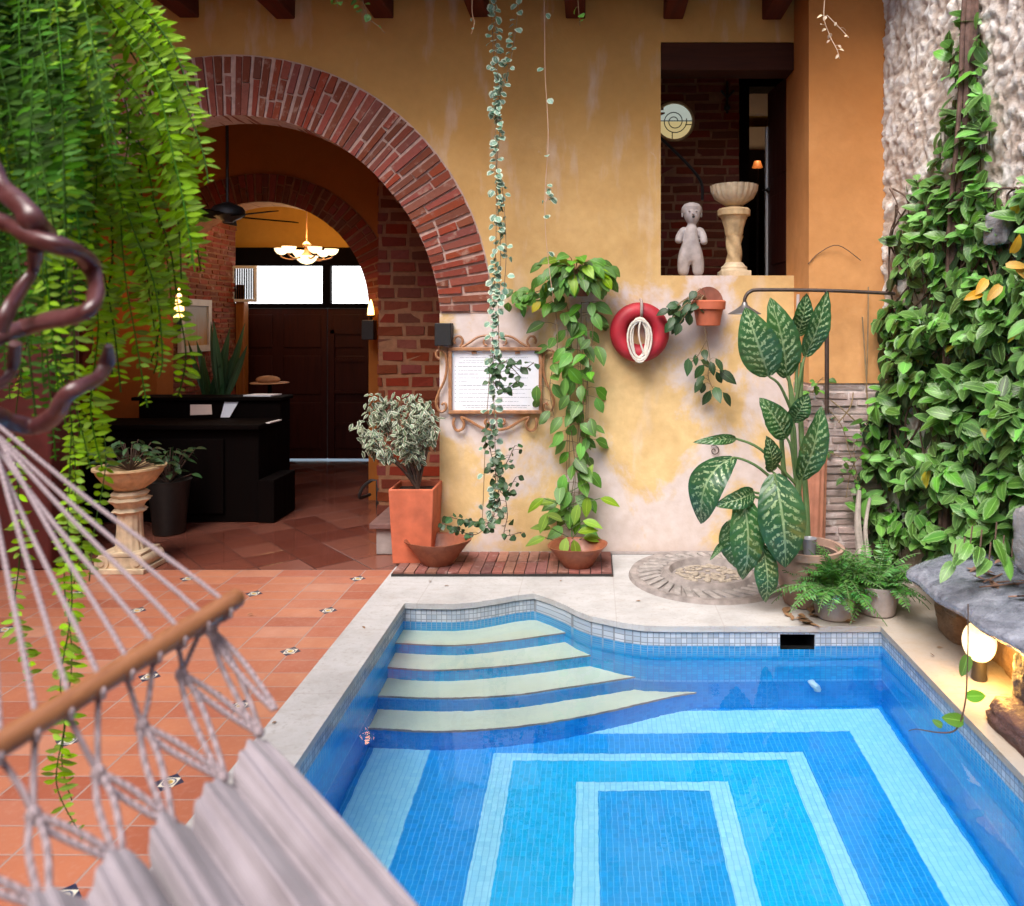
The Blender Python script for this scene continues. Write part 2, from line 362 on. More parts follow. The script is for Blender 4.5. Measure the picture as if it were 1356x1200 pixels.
def mk_hall_tiles():
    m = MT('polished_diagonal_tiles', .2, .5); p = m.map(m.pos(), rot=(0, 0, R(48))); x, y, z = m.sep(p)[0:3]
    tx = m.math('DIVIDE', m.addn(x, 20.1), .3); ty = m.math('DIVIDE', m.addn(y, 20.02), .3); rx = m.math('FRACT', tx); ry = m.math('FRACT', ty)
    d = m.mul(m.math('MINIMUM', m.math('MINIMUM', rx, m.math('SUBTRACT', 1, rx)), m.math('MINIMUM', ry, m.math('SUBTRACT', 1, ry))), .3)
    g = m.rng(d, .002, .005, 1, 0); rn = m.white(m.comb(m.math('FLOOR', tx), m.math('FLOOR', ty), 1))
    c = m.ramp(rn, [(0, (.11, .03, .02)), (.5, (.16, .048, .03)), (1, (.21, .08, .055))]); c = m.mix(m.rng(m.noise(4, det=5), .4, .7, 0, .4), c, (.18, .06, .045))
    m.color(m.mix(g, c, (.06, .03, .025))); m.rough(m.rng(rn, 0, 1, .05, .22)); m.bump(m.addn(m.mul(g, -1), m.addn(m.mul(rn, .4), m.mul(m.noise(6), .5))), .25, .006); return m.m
HTILES = mk_hall_tiles()
def mk_coping():
    m = MT('pale_paving', .75, .35); p = m.pos(); x, y, z = m.sep(p)[0:3]
    n1 = m.noise(2.2, det=8, ro=.65); n2 = m.noise(9, m.map(p, sc=(1, 2.2, 1)), det=8, ro=.7); n3 = m.noise(45, det=5)
    c = m.ramp(n1, [(.25, (.30, .29, .285)), (.5, (.43, .425, .43)), (.75, (.52, .52, .53))])
    c = m.mix(m.rng(n2, .5, .68, 0, .6), c, (.36, .33, .31)); c = m.mix(m.rng(n3, .56, .7, 0, .35), c, (.25, .22, .2))
    ln = m.math('MINIMUM', m.math('ABSOLUTE', m.math('SUBTRACT', m.math('FRACT', m.mul(m.addn(x, 5.13), 1 / .62)), .5)), m.mul(m.math('ABSOLUTE', m.math('SUBTRACT', m.math('FRACT', m.mul(m.addn(y, 5.02), 1 / .75)), .5)), 1.2))
    j = m.rng(ln, .004, .007, 1, 0); c = m.mix(m.mul(j, .4), c, (.3, .27, .25))
    c = m.mix(m.mul(m.rng(x, .9, 1.7), m.rng(n1, .3, .6, .25, .8)), c, (.33, .25, .17))
    m.color(c); m.bump(m.addn(m.mul(n2, 1), m.mul(n3, .4)), .35, .008); return m.m
COPING = mk_coping()
def mosaic(m, sz, horiz):
    """grout mask of a small square mosaic; horiz: uses X,Y else Z and the run along the wall"""
    x, y, z = m.sep(m.pos())[0:3]; out = []
    for c in ((x, y) if horiz else (m.math('ADD', x, m.mul(y, .97)), z)):
        f = m.math('FRACT', m.math('DIVIDE', m.addn(c, 20.0), sz)); out.append(m.math('MINIMUM', f, m.math('SUBTRACT', 1, f)))
    ids = [m.math('FLOOR', m.math('DIVIDE', m.addn(c, 20.0), sz)) for c in ((x, y) if horiz else (m.math('ADD', x, m.mul(y, .97)), z))]
    return out, m.white(m.comb(ids[0], ids[1], 0)), (x, y, z)
def mk_poolwall():
    m = MT('pool_wall_mosaic', .25, .5); (a, b), rn, (x, y, z) = mosaic(m, .031, False)
    g = m.rng(m.math('MINIMUM', a, b), .05, .10, 1, 0)
    up = m.math('GREATER_THAN', z, -.118); lo = m.math('LESS_THAN', z, -.6); ln = m.mul(m.math('LESS_THAN', z, -.575), m.math('GREATER_THAN', z, -.6))
    c = m.mix(rn, (.0, .34, .76), (.01, .45, .86)); c = m.mix(lo, c, m.mix(rn, (.0, .23, .66), (.004, .29, .74))); c = m.mix(ln, c, (.10, .46, .85))
    c = m.mix(up, c, m.mix(rn, (.30, .36, .44), (.50, .54, .60)))
    gc = m.mix(up, m.mix(m.rng(z, -.3, -.2), (.02, .28, .72), (.35, .62, .85)), (.16, .17, .19)); m.color(m.mix(m.mul(g, .8), c, gc)); m.bump(m.mul(g, -1), .3, .003); return m.m
POOLWALL = mk_poolwall()
def mk_poolfloor():
    m = MT('pool_floor_mosaic', .3, .5); (a, b), rn, (x, y, z) = mosaic(m, .027, True)
    def inb(x0, x1, y1): return m.mul(m.mul(m.math('GREATER_THAN', x, x0), m.math('LESS_THAN', x, x1)), m.mul(m.math('LESS_THAN', y, y1), m.math('GREATER_THAN', y, 4.0 - y1 - 3.6)))
    B = [inb(-1.16, 1.645, 4.40), inb(-.86, 1.41, 4.185), inb(-.52, 1.105, 4.01), inb(-.412, 1.0, 3.95), inb(-.082, .67, 3.785), inb(.026, .57, 3.72)]
    lt = m.mix(rn, (.26, .68, .92), (.33, .75, .95)); cols = [(.0, .27, .70), None, (.004, .32, .80), None, (.0, .48, .90), None, (.006, .35, .80)]
    c = m.mix(rn, [v * .93 for v in cols[0]], [v * 1.05 for v in cols[0]])
    for i, bm in enumerate(B):
        k = cols[i + 1]; c = m.mix(bm, c, lt if k is None else m.mix(rn, [v * .93 for v in k], [v * 1.05 for v in k]))
    gl = m.rng(a, .03, .09, 1, 0); gb = m.mul(m.rng(b, .03, .08, 1, 0), .25); g = m.math('MAXIMUM', gl, gb)
    ltm = m.math('ADD', m.math('SUBTRACT', B[0], B[1]), m.math('ADD', m.math('SUBTRACT', B[2], B[3]), m.math('SUBTRACT', B[4], B[5])))
    c = m.mix(m.mul(g, .55), c, m.mix(ltm, (.16, .56, .92), (.06, .42, .76)))
    m.color(c); return m.m
POOLFLOOR = mk_poolfloor()
def mk_tread():
    m = MT('pale_tread', .6, .4); n = m.noise(3, det=6); n2 = m.noise(24, det=4)
    c = m.mix(m.rng(n, .3, .7), (.56, .62, .50), (.68, .72, .58)); c = m.mix(m.rng(n2, .5, .8, 0, .4), c, (.44, .52, .46)); m.color(c); return m.m
TREAD = mk_tread()
def mk_water():
    m = MT('pool_water', 0.0); m.t.nodes.remove(m.b)
    nb = m.n('Bump', {'Height': m.noise(5.5, m.map(m.pos(), sc=(1, .8, 1)), det=3), 'Strength': .055, 'Distance': .03})
    g = m.n('BsdfGlass', {'Color': (.93, .985, 1, 1), 'Roughness': 0, 'IOR': 1.33, 'Normal': nb.outputs[0]})
    m.t.links.new(g.outputs[0], m.out.inputs[0]); return m.m
WATER = mk_water()
def mk_stonewall():
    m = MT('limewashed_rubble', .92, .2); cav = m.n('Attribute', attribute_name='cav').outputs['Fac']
    n1 = m.noise(1.1, det=6); n2 = m.noise(11, det=8, ro=.7); n3 = m.noise(45, det=6, ro=.7)
    c = m.ramp(n2, [(.28, (.50, .43, .38)), (.48, (.74, .69, .64)), (.7, (.85, .83, .80))])
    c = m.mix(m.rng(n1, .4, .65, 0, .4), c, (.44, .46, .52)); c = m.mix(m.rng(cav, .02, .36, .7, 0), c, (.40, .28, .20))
    c = m.mix(m.rng(n3, .60, .72, 0, .55), c, (.30, .22, .17))
    m.color(c); m.bump(m.addn(n2, m.mul(n3, .5)), .8, .03); return m.m
STONEWALL = mk_stonewall()
def mk_slate(name, a, b, rough=.35, sc=5):
    m = MT(name, rough, .6); n = m.noise(sc, m.map(m.pos(), sc=(1, 1.6, 3)), det=8, ro=.7, dist=.8); n2 = m.noise(30, det=6)
    m.color(m.mix(m.rng(n, .35, .7), a, b)); m.rough(m.rng(n2, .3, .7, max(.06, rough - .15), rough + .2)); m.bump(m.addn(n, m.mul(n2, .4)), .45 if rough < .3 else .9, .03); return m.m
SLATE = mk_slate('wet_slate', (.08, .088, .12), (.31, .33, .40), .22)  # pale bluish tone stands in for sky sheen on the wet slab
GREYSTONE = mk_slate('grey_split_stone', (.17, .165, .18), (.38, .36, .37), .7)
BARK = mk_slate('brown_split_stone', (.20, .12, .07), (.36, .24, .15), .7)
DARKROCK = mk_slate('dark_wet_rock', (.030, .026, .032), (.09, .065, .07), .4)
def mk_fabric():
    m = MT('hammock_cotton', .9, .15); uvs = m.sep(m.uv()); n = m.noise(9, det=5)
    w = m.math('SINE', m.mul(uvs[0], 900)); c = m.mix(m.rng(n, .3, .7), (.20, .172, .19), (.29, .255, .28)); c = m.mix(m.rng(m.math('SINE', m.mul(uvs[0], 95)), .93, .99, 0, .35), c, (.14, .115, .135))
    m.color(c); m.bump(m.addn(w, m.mul(n, 2)), .2, .003); m.b.inputs['Sheen Weight'].default_value = .2; return m.m
FABRIC = mk_fabric()
def mk_rope(name, c):
    m = MT(name, .9, .15); p = m.pos(); w = m.n('TexWave', {'Vector': m.map(p, rot=(R(40), R(20), R(30))), 'Scale': 70, 'Distortion': 1.5}).outputs['Fac']
    m.color(m.mix(w, [x * .65 for x in c], c)); m.bump(w, .6, .004); return m.m
ROPE = mk_rope('hammock_cord', (.36, .29, .31))
def emis(name, c, st, base=(.8, .8, .8)):
    m = MT(name, .4); m.color(base); m.emit(c, st); return m.m
DAY_GLASS = emis('daylit_frosted_pane', (.93, .96, 1), 1.6)
GLOW = emis('lit_glass_bowl', (1, .72, .36), 1.3)
FLAME = emis('lit_shade', (1, .55, .14), 3.0)
GLOBE = emis('lit_globe', (1, .70, .32), .85)
STAIN_Y = emis('amber_pane', (.70, .56, .26), .34, (.5, .4, .2)); STAIN_W = emis('clear_pane', (.55, .62, .54), .32, (.5, .5, .45))
def point(name, loc, e, c, r=.05):
    l = bpy.data.lights.new(name, 'POINT'); l.energy = e; l.color = c; l.shadow_soft_size = r
    o = bpy.data.objects.new(name, l); COL.objects.link(o); o.location = loc; return o
# ================================================================ SETTING
WL = -.11; FLOORZ = -.92
EDGE = [(-1.19, 4.79), (-1.03, 4.775), (-.868, 4.772), (-.74, 4.80), (-.618, 4.855), (-.5, 4.92), (-.38, 4.957), (-.27, 4.86), (-.171, 4.755), (-.1, 4.66), (-.02, 4.58), (.07, 4.53), (.18, 4.47), (.303, 4.43), (.45, 4.42), (.6, 4.42), (1.675, 4.42)]
def edge(x): return interp(EDGE, x)
EX = [e[0] for e in EDGE]
# --- floors
m = MB(); m.quad((-5.3, -4, 0), (-1.4, -4, 0), (-1.4, 5.44, 0), (-5.3, 5.44, 0)); m.quad((-1.4, -4, 0), (2.8, -4, 0), (2.8, -1.3, 0), (-1.4, -1.3, 0))
m.build('courtyard_floor', TILES, kind='structure')
m = MB(); m.quad((-5.3, 5.44, -.001), (-1.42, 5.44, -.001), (-1.42, 5.8, -.001), (-5.3, 5.8, -.001)); m.quad((-5.3, 5.8, -.001), (-.9, 5.8, -.001), (-.9, 10, -.001), (-5.3, 10, -.001))
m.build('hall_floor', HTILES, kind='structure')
# ground below and round the whole place
m = MB(); m.quad((-60, -60, -1.3), (60, -60, -1.3), (60, 60, -1.3), (-60, 60, -1.3)); m.build('ground', CONC, kind='structure')
# --- pale paving round the pool, its lip
m = MB(); ov = .012; zt = .006
xs = [-1.19 + ov] + EX[1:-1] + [1.675 - ov]
for a, b in zip(xs, xs[1:]): m.quad((a, edge(a) - ov, zt), (b, edge(b) - ov, zt), (b, 5.8, zt), (a, 5.8, zt))
for x0, x1, y0, y1 in ((-1.42, xs[0], -1.3, 5.8), (xs[-1], 3.0, -1.3, 5.8)): m.quad((x0, y0, zt), (x1, y0, zt), (x1, y1, zt), (x0, y1, zt))
def lip(a, b): m.quad((a[0], a[1], -.028), (b[0], b[1], -.028), (b[0], b[1], zt), (a[0], a[1], zt)); 
for a, b in zip(xs, xs[1:]): lip((a, edge(a) - ov), (b, edge(b) - ov))
lip((xs[0], -1.3), (xs[0], edge(xs[0]) - ov)); lip((xs[-1], edge(xs[-1]) - ov), (xs[-1], -1.3))
for a, b in zip(xs, xs[1:]): m.quad((a, edge(a) - ov, -.028), (b, edge(b) - ov, -.028), (b, edge(b) + .02, -.028), (a, edge(a) + .02, -.028))
m.quad((-1.42, -1.3, -.02), (-1.42, 5.8, -.02), (-1.42, 5.8, zt), (-1.42, -1.3, zt))
m.build('paving', COPING, kind='structure', smooth=False)
# --- pool basin
m = MB(); SK = (1.085, 1.285, -.165, -.045)
for a, b in zip(EX, EX[1:]):
    if a > .55: continue
    m.quad((a, edge(a), FLOORZ), (b, edge(b), FLOORZ), (b, edge(b), -.026), (a, edge(a), -.026))
def wq(x0, x1, z0, z1): m.quad((x0, 4.42, z0), (x1, 4.42, z0), (x1, 4.42, z1), (x0, 4.42, z1))
wq(.6, SK[0], FLOORZ, -.026); wq(SK[1], 1.675, FLOORZ, -.026); wq(SK[0], SK[1], FLOORZ, SK[2]); wq(SK[0], SK[1], SK[3], -.026)
m.quad((-1.19, -1.3, FLOORZ), (-1.19, 4.79, FLOORZ), (-1.19, 4.79, -.026), (-1.19, -1.3, -.026))
m.quad((1.675, -1.3, FLOORZ), (1.675, 4.42, FLOORZ), (1.675, 4.42, -.026), (1.675, -1.3, -.026))
m.quad((-1.19, -1.3, FLOORZ), (1.675, -1.3, FLOORZ), (1.675, -1.3, -.026), (-1.19, -1.3, -.026))
pool = m.build('pool_basin', POOLWALL, kind='structure', smooth=False)
m = MB(); m.quad((-1.19, -1.3, FLOORZ), (1.675, -1.3, FLOORZ), (1.675, 4.96, FLOORZ), (-1.19, 4.96, FLOORZ)); m.build('pool_floor', POOLFLOOR, kind='structure')
# --- curved pool steps: treads of pale stone, tiled risers
ST = [(-.26, [(-1.19, 4.602), (-.832, 4.572), (-.506, 4.644), (-.17, 4.757)]), (-.41, [(-1.19, 4.421), (-.879, 4.39), (-.485, 4.451), (-.014, 4.58)]),
      (-.56, [(-1.19, 4.227), (-.828, 4.211), (-.462, 4.245), (-.155, 4.328), (.249, 4.452)]), (-.72, [(-1.19, 4.05), (-.79, 4.03), (-.37, 4.085), (.003, 4.195), (.41, 4.36), (.6, 4.42)])]
mt = MB(); mr = MB(); mn = MB()
for k, (z, arc) in enumerate(ST):
    sm = cr([(a, b, 0) for a, b in arc], 8); zn = (ST[k + 1][0] if k < 3 else FLOORZ)
    for p, q in zip(sm, sm[1:]):
        e0 = max(edge(p.x), p.y); e1 = max(edge(q.x), q.y)
        mt.quad((p.x, p.y, z), (q.x, q.y, z), (q.x, e1, z), (p.x, e0, z))
        mr.quad((p.x, p.y, zn), (q.x, q.y, zn), (q.x, q.y, z - .018), (p.x, p.y, z - .018))
        mn.quad((p.x, p.y - .004, z - .018), (q.x, q.y - .004, z - .018), (q.x, q.y - .004, z), (p.x, p.y - .004, z)); mn.quad((p.x, p.y - .004, z), (q.x, q.y - .004, z), (q.x, q.y, z), (p.x, p.y, z))
steps = mt.build('pool_steps', TREAD, kind='structure', smooth=False)
mr.build('riser', POOLWALL, steps, smooth=False); mn.build('nosing', CONC, steps, smooth=False)
# --- water
m = MB()
for a, b in zip(EX, EX[1:]): m.quad((a, -1.3, WL), (b, -1.3, WL), (b, edge(b), WL), (a, edge(a), WL))
# welded so the sheet refracts as one surface
m.v = [tuple(v) for v in m.v]; m.build('pool_water', WATER, kind='structure', smooth=False)

# ================================================================ BUILDINGS
YW = 5.8; AX, AZ, RO, RI = -2.73, 1.836, 1.965, 1.50
def wall_strip(m, xs, lo, hi, y0, y1):
    for a, b in zip(xs, xs[1:]):
        la, lb, ha, hb = lo(a), lo(b), hi(a), hi(b)
        m.quad((a, y0, la), (b, y0, lb), (b, y0, hb), (a, y0, ha)); m.quad((b, y1, lb), (a, y1, la), (a, y1, ha), (b, y1, hb))
        m.quad((a, y1, la), (b, y1, lb), (b, y0, lb), (a, y0, la)); m.quad((a, y0, ha), (b, y0, hb), (b, y1, hb), (a, y1, ha))
def radial_bricks(m, cx, cz, ri, ro, a0, a1, n, y0, y1, rif=None, gap=.012, jit=.004, prot=.008):
    da = (a1 - a0) / n
    for i in range(n):
        a = a0 + da * (i + .5) + rr(-.1, .1) * da; r0 = (rif(a) if rif else ri); cuts = [r0, ro]
        q = random.random()
        if q < .8: cuts = [r0, lerp(r0, ro, random.choice((.3, .5, .66)) + rr(-.05, .05)), ro]
        if q < .12: cuts = [r0, lerp(r0, ro, .33), lerp(r0, ro, .68), ro]
        for c0, c1 in zip(cuts, cuts[1:]):
            c0 += gap * .5; c1 -= gap * .5; pr = rr(0, prot); u = V((math.cos(a), 0, math.sin(a))); t = V((-math.sin(a), 0, math.cos(a)))
            h0 = (da * c0 - gap * 1.25) / 2 * rr(.88, 1.05); h1 = (da * c1 - gap * 1.25) / 2 * rr(.88, 1.05); o = V((cx, 0, cz)); vs = []
            for y in (y0 - pr, y1):
                for r, h in ((c0, h0), (c1, h1)):
                    for sg in (-1, 1): vs.append(o + u * r + t * h * sg + V((rr(-jit, jit), y, rr(-jit, jit))))
            m.add(vs, [(0, 1, 3, 2), (4, 6, 7, 5), (0, 2, 6, 4), (1, 5, 7, 3), (0, 4, 5, 1), (2, 3, 7, 6)])
def ring_solid(m, cx, cz, ri, ro, a0, a1, n, y0, y1, rif=None):
    for i in range(n):
        a, b = a0 + (a1 - a0) * i / n, a0 + (a1 - a0) * (i + 1) / n
        def pt(r, an, y): return (cx + r * math.cos(an), y, cz + r * math.sin(an))
        ra, rb = (rif(a), rif(b)) if rif else (ri, ri)
        m.add([pt(ra, a, y0), pt(rb, b, y0), pt(ro, b, y0), pt(ro, a, y0), pt(ra, a, y1), pt(rb, b, y1), pt(ro, b, y1), pt(ro, a, y1)],
              [(0, 1, 2, 3), (7, 6, 5, 4), (0, 4, 5, 1), (3, 2, 6, 7)])
def brick_panel(m, o, u, v, n, W, Hh, bw, bh, g, prot=.010, jit=.006, depth=.05, skip=None):
    o, u, v, n = V(o), V(u), V(v), V(n); rows = int(Hh / (bh + g)); 
    for r in range(rows):
        x = -rr(0, bw) if r % 2 else -rr(0, bw) - bw * .5
        while x < W:
            w = bw * rr(.8, 1.12); a, b = max(x, 0), min(x + w, W)
            if b - a > .02:
                z0 = r * (bh + g) + rr(-.1, .1) * g; c = o + u * (a + b) / 2 + v * (z0 + bh / 2)
                if not (skip and skip(c)): m.obox(c - n * (depth / 2 - rr(0, prot)), u * (b - a) / 2, v * bh / 2 * rr(.9, 1.04), n * depth / 2, jit)
            x += w + g
TOPZ = 4.35
cw = thing('courtyard_wall', 'ochre plaster house wall with peeling patches and a large round brick arch', 'wall', (-.3, YW, 0))
m = MB(); fl = lambda x: 0.0; tp = lambda x: TOPZ
wall_strip(m, [-5.3, AX - RO], fl, tp, YW, YW + .25)
ax = [AX + RO * math.cos(math.pi - math.pi * i / 60) for i in range(61)]
wall_strip(m, ax, lambda x: AZ + math.sqrt(max(0, RO ** 2 - (x - AX) ** 2)), tp, YW, YW + .25)
RIS = 1.565
wall_strip(m, [AX - RO, AX - RIS], fl, lambda x: AZ, YW, YW + .25); wall_strip(m, [AX + RIS, AX + RO], fl, lambda x: AZ, YW, YW + .25)
WX0, WX1, WZ0, WZ1 = P(875, 0, YW).x, 1.533, P(0, 365, YW).z, P(0, 56, YW).z
nx = [AX + RO + (WX0 - AX - RO) * i / 6 for i in range(7)]; wall_strip(m, nx, fl, tp, YW, YW + .25)
wall_strip(m, [WX0, WX1 + .3], fl, lambda x: WZ0, YW, YW + .25); wall_strip(m, [WX0, WX1 + .3], lambda x: WZ1, tp, YW, YW + .25)
for x in (AX - RIS, AX + RIS): m.quad((x, YW, 0), (x, YW + .25, 0), (x, YW + .25, AZ), (x, YW, AZ))
m.quad((WX0, YW, WZ0), (WX0, YW + .25, WZ0), (WX0, YW + .25, WZ1), (WX0, YW, WZ1))
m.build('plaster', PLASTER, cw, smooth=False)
rif = lambda a: RI + (.065 * max(0, (1 - math.sin(a)) - .35) / .65)
m = MB(); ring_solid(m, AX, AZ, RI, RO + .002, 0, math.pi, 64, YW - .003, YW + .25, lambda a: rif(a) + .006); arch = m.build('arch_mortar', MORTAR, cw, smooth=False)
m = MB(); radial_bricks(m, AX, AZ, RI, RO - .004, .005, math.pi - .005, 80, YW - .010, YW + .246, rif, gap=.016, jit=.006, prot=.014); m.build('brick_arch', BRICK, arch, smooth=False)
m = MB(); m.box((WX0 + .004, YW - .006, WZ1 - .215), (WX1 - .004, YW + .2, WZ1 - .004)); m.build('lintel', mk_wood('old_lintel_timber', (.028, .010, .007), (.055, .018, .011), .85, (2, 25, 25), .5, .1), cw, smooth=False, bevel=.006)
# foot of the wall: little cement fillet
m = MB(); m.tube([(AX + RIS + .01, YW - .004, .012), (1.53, YW - .004, .012)], .016, 6); m.build('cement_fillet', CONC, cw)
# corner pillar
px0 = 1.53
cp = thing('corner_pillar', 'orange plaster corner pillar with bare whitewashed brick at its foot', 'pillar', (1.8, 5.6, 0))
m = MB(); ZB = 1.335
m.box((px0, 5.4, ZB), (2.25, YW - .002, TOPZ)); m.quad((px0, YW - .002, WZ0), (px0, 6.03, WZ0), (px0, 6.03, WZ1), (px0, YW - .002, WZ1))
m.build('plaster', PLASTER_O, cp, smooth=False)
m = MB(); m.box((px0 + .008, 5.415, 0), (2.25, YW - .002, ZB)); cm = m.build('mortar', MORTAR_W, cp, smooth=False)
m = MB(); brick_panel(m, (px0, 5.41, .01), (1, 0, 0), (0, 0, 1), (0, -1, 0), .72, ZB - .005, .26, .036, .017, .016, .005, .05)
brick_panel(m, (px0, 5.8, .01), (0, -1, 0), (0, 0, 1), (-1, 0, 0), .39, ZB - .005, .22, .036, .017, .01, .004, .05); m.build('bare_brick', BRICK_W, cm, smooth=False)
# eave roof with beams, unseen front edge lengthened to shade wall and hall
er = thing('eave_roof', 'roof eave on dark red beams above the ochre wall', 'roof', (-.5, 5.4, TOPZ))
m = MB(); m.box((-5.3, 4.75, 4.36), (2.6, 10.2, 4.42)); m.build('roof_board', WOOD_BEAM, er, smooth=False)
m = MB(); m.box((-5.3, 4.68, 4.425), (2.9, 10.4, 4.5)); m.build('roof_cover', TERRA_D, er, smooth=False)
for x in (108, 250, 378, 508, 635, 762, 892, 1022, 1157):
    cx = P(x, 0, YW).x; m = MB(); m.box((cx - .075, 4.80, P(0, 24, YW).z + rr(-.012, .012)), (cx + .075, YW + .1, 4.36), .004); m.build('beam', WOOD_BEAM, er, smooth=False, bevel=.01)
# right rubble wall (real relief), follows a slightly bent line
SW = [(2.04, 5.40), (2.26, 4.5), (2.42, 3.6), (2.5, 2.6), (2.55, -3.6)]
def swp(s):
    L = [math.dist(a, b) for a, b in zip(SW, SW[1:])]; d = s
    for (a, b), l in zip(zip(SW, SW[1:]), L):
        if d <= l or b == SW[-1]: t = d / l; return V((lerp(a[0], b[0], t), lerp(a[1], b[1], t), 0)), V((-(b[1] - a[1]) / l * -1, 0, 0))
        d -= l
def swn(x0, y0):
    for a, b in zip(SW, SW[1:]):
        if y0 >= b[1]: d = V((b[0] - a[0], b[1] - a[1], 0)).normalized(); return V((d.y, -d.x, 0))
    return V((-1, 0, 0))
def sw_at_y(y):
    for a, b in zip(SW, SW[1:]):
        if y >= b[1]: t = (y - a[1]) / (b[1] - a[1]); return lerp(a[0], b[0], t)
    return SW[-1][0]
m = MB(); cav = []; NY, NZ = 300, 270
ys = [5.41 - 3.2 * i / NY for i in range(NY + 1)] + [2.0, 1.6, 1, 0, -1, -2, -3.6]
for j in range(NZ + 1):
    z = 5.2 * j / NZ
    for y in ys:
        x = sw_at_y(y); n = swn(x, y); q = V((y * 8.5, z * 9.5, 0)); q += V((noise.noise(q * .9), noise.noise(q * .9 + V((5, 3, 1))), 0)) * .7
        d4, pts = noise.voronoi(q); e = d4[1] - d4[0]; bl = min(1, e * 2.4) ** .6; lum = noise.noise(V((y * 2.1, z * 2.1, 4)))
        rg = noise.fractal(V((y * 24, z * 24, 2)), .7, 2.2, 4)
        h = .017 * bl + .022 * lum + .018 * rg + .012 * noise.noise(pts[0] * 3.3) - .03
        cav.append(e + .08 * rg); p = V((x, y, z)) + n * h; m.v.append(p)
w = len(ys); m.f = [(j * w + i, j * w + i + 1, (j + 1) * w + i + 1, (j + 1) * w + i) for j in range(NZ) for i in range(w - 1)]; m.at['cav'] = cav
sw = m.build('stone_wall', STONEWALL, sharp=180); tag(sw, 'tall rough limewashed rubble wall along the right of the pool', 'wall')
# unseen sides of the patio, side and rear heights set to shape its light
m = MB(); m.box((-5.6, -4.2, -.1), (-5.3, 10.2, 6.6)); tag(m.build('side_wall', PLASTER_O, smooth=False), 'plain ochre side wall closing the courtyard beyond the hanging fern, raised for its shade', 'wall')
m = MB(); m.box((-5.3, -4.3, -.1), (2.9, -4.05, 4.6)); tag(m.build('rear_wall', PLASTER_O, smooth=False), 'plain ochre wall closing the courtyard opposite the arch, unseen, height set for the light', 'wall')
m = MB(); m.box((2.27, 5.4, 0), (2.6, 10.2, 5.2)); m.box((2.62, -4.2, 0), (2.9, 5.38, 5.2)); tag(m.build('boundary_wall', CONC, smooth=False), 'plain masonry boundary wall standing behind the limewashed rubble', 'wall')

# ================================================================ HALL BEHIND THE ARCH
Y2 = 7.6; A2X, A2Z, R2I, R2O = -3.29, 1.915, 1.055, 1.34
hp = thing('hall_partition', 'orange hall partition with the smaller second brick arch', 'wall', (-3.3, Y2, 0))
m = MB(); wall_strip(m, [-5.3, A2X - R2O], fl, lambda x: 4.36, Y2, Y2 + .3)
ax2 = [A2X + R2O * math.cos(math.pi - math.pi * i / 40) for i in range(41)]
wall_strip(m, ax2, lambda x: A2Z + math.sqrt(max(0, R2O ** 2 - (x - A2X) ** 2)), lambda x: 4.36, Y2, Y2 + .3)
wall_strip(m, [A2X - R2O, A2X - R2I], fl, lambda x: A2Z, Y2, Y2 + .3); wall_strip(m, [A2X + R2I, A2X + R2O], fl, lambda x: A2Z, Y2, Y2 + .3); wall_strip(m, [A2X + R2O, -.9], fl, lambda x: 4.36, Y2, Y2 + .3)
m.quad((A2X + R2I, Y2, 0), (A2X + R2I, Y2 + .3, 0), (A2X + R2I, Y2 + .3, A2Z), (A2X + R2I, Y2, A2Z)); m.quad((A2X - R2I, Y2, 0), (A2X - R2I, Y2 + .3, 0), (A2X - R2I, Y2 + .3, A2Z), (A2X - R2I, Y2, A2Z))
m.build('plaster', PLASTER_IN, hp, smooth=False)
m = MB(); ring_solid(m, A2X, A2Z, R2I + .004, R2O + .002, 0, math.pi, 48, Y2 - .003, Y2 + .3); a2 = m.build('arch_mortar', MORTAR_D, hp, smooth=False)
m = MB(); radial_bricks(m, A2X, A2Z, R2I, R2O, .01, math.pi - .01, 52, Y2 - .008, Y2 + .296, gap=.013); m.build('brick_arch', BRICK_D, a2, smooth=False)
bp = thing('brick_pier', 'red brick pier behind the potted ficus inside the arch', 'pillar', (-1.5, 7.1, 0))
XP = P(500, 0, 7.0).x
m = MB(); m.box((XP + .006, 7.012, 0), (-.9, Y2 - .005, 4.36)); bm_ = m.build('mortar', MORTAR_D, bp, smooth=False)
m = MB(); brick_panel(m, (XP, 7.01, .01), (1, 0, 0), (0, 0, 1), (0, -1, 0), 1.05, 4.3, .20, .085, .032); brick_panel(m, (XP, 7.6, .01), (0, -1, 0), (0, 0, 1), (-1, 0, 0), .58, 4.3, .20, .085, .032); m.build('brickwork', BRICK_D, bm_, smooth=False)
m = MB(); m.box((-1.0, YW + .25, 0), (-.88, 10.1, 4.36)); tag(m.build('hall_side_wall', PLASTER_IN, smooth=False), 'orange hall wall on the pool side behind the brick pier', 'wall')
# back room: left brick wall, post, street front
lb = thing('brick_side_wall', 'narrow brick wall lit by the lamp beyond the second arch', 'wall', (-4.45, 8.6, 0))
m = MB(); m.box((-4.7, Y2 + .3, 0), (-4.43, 9.45, 3.6)); lm = m.build('mortar', MORTAR_D, lb, smooth=False)
m = MB(); brick_panel(m, (-4.425, Y2 + .3, .01), (0, 1, 0), (0, 0, 1), (1, 0, 0), 1.54, 3.55, .17, .045, .018, .012); m.build('brickwork', BRICK, lm, smooth=False)
YB = 9.8
sf = thing('street_front', 'dark street front wall with panelled door leaves and bright transom', 'wall', (-3.6, YB, 0))
m = MB(); tz0, tz1 = P(0, 402, YB).z, P(0, 352, YB).z
m.box((-5.3, YB + .06, P(0, 330, YB).z), (-.9, YB + .3, 4.36)); m.build('plaster', mk_plaster('golden_plaster', (.66, .34, .06), (.66, .34, .06), (.5, .4, .3), wear=False), sf, smooth=False)
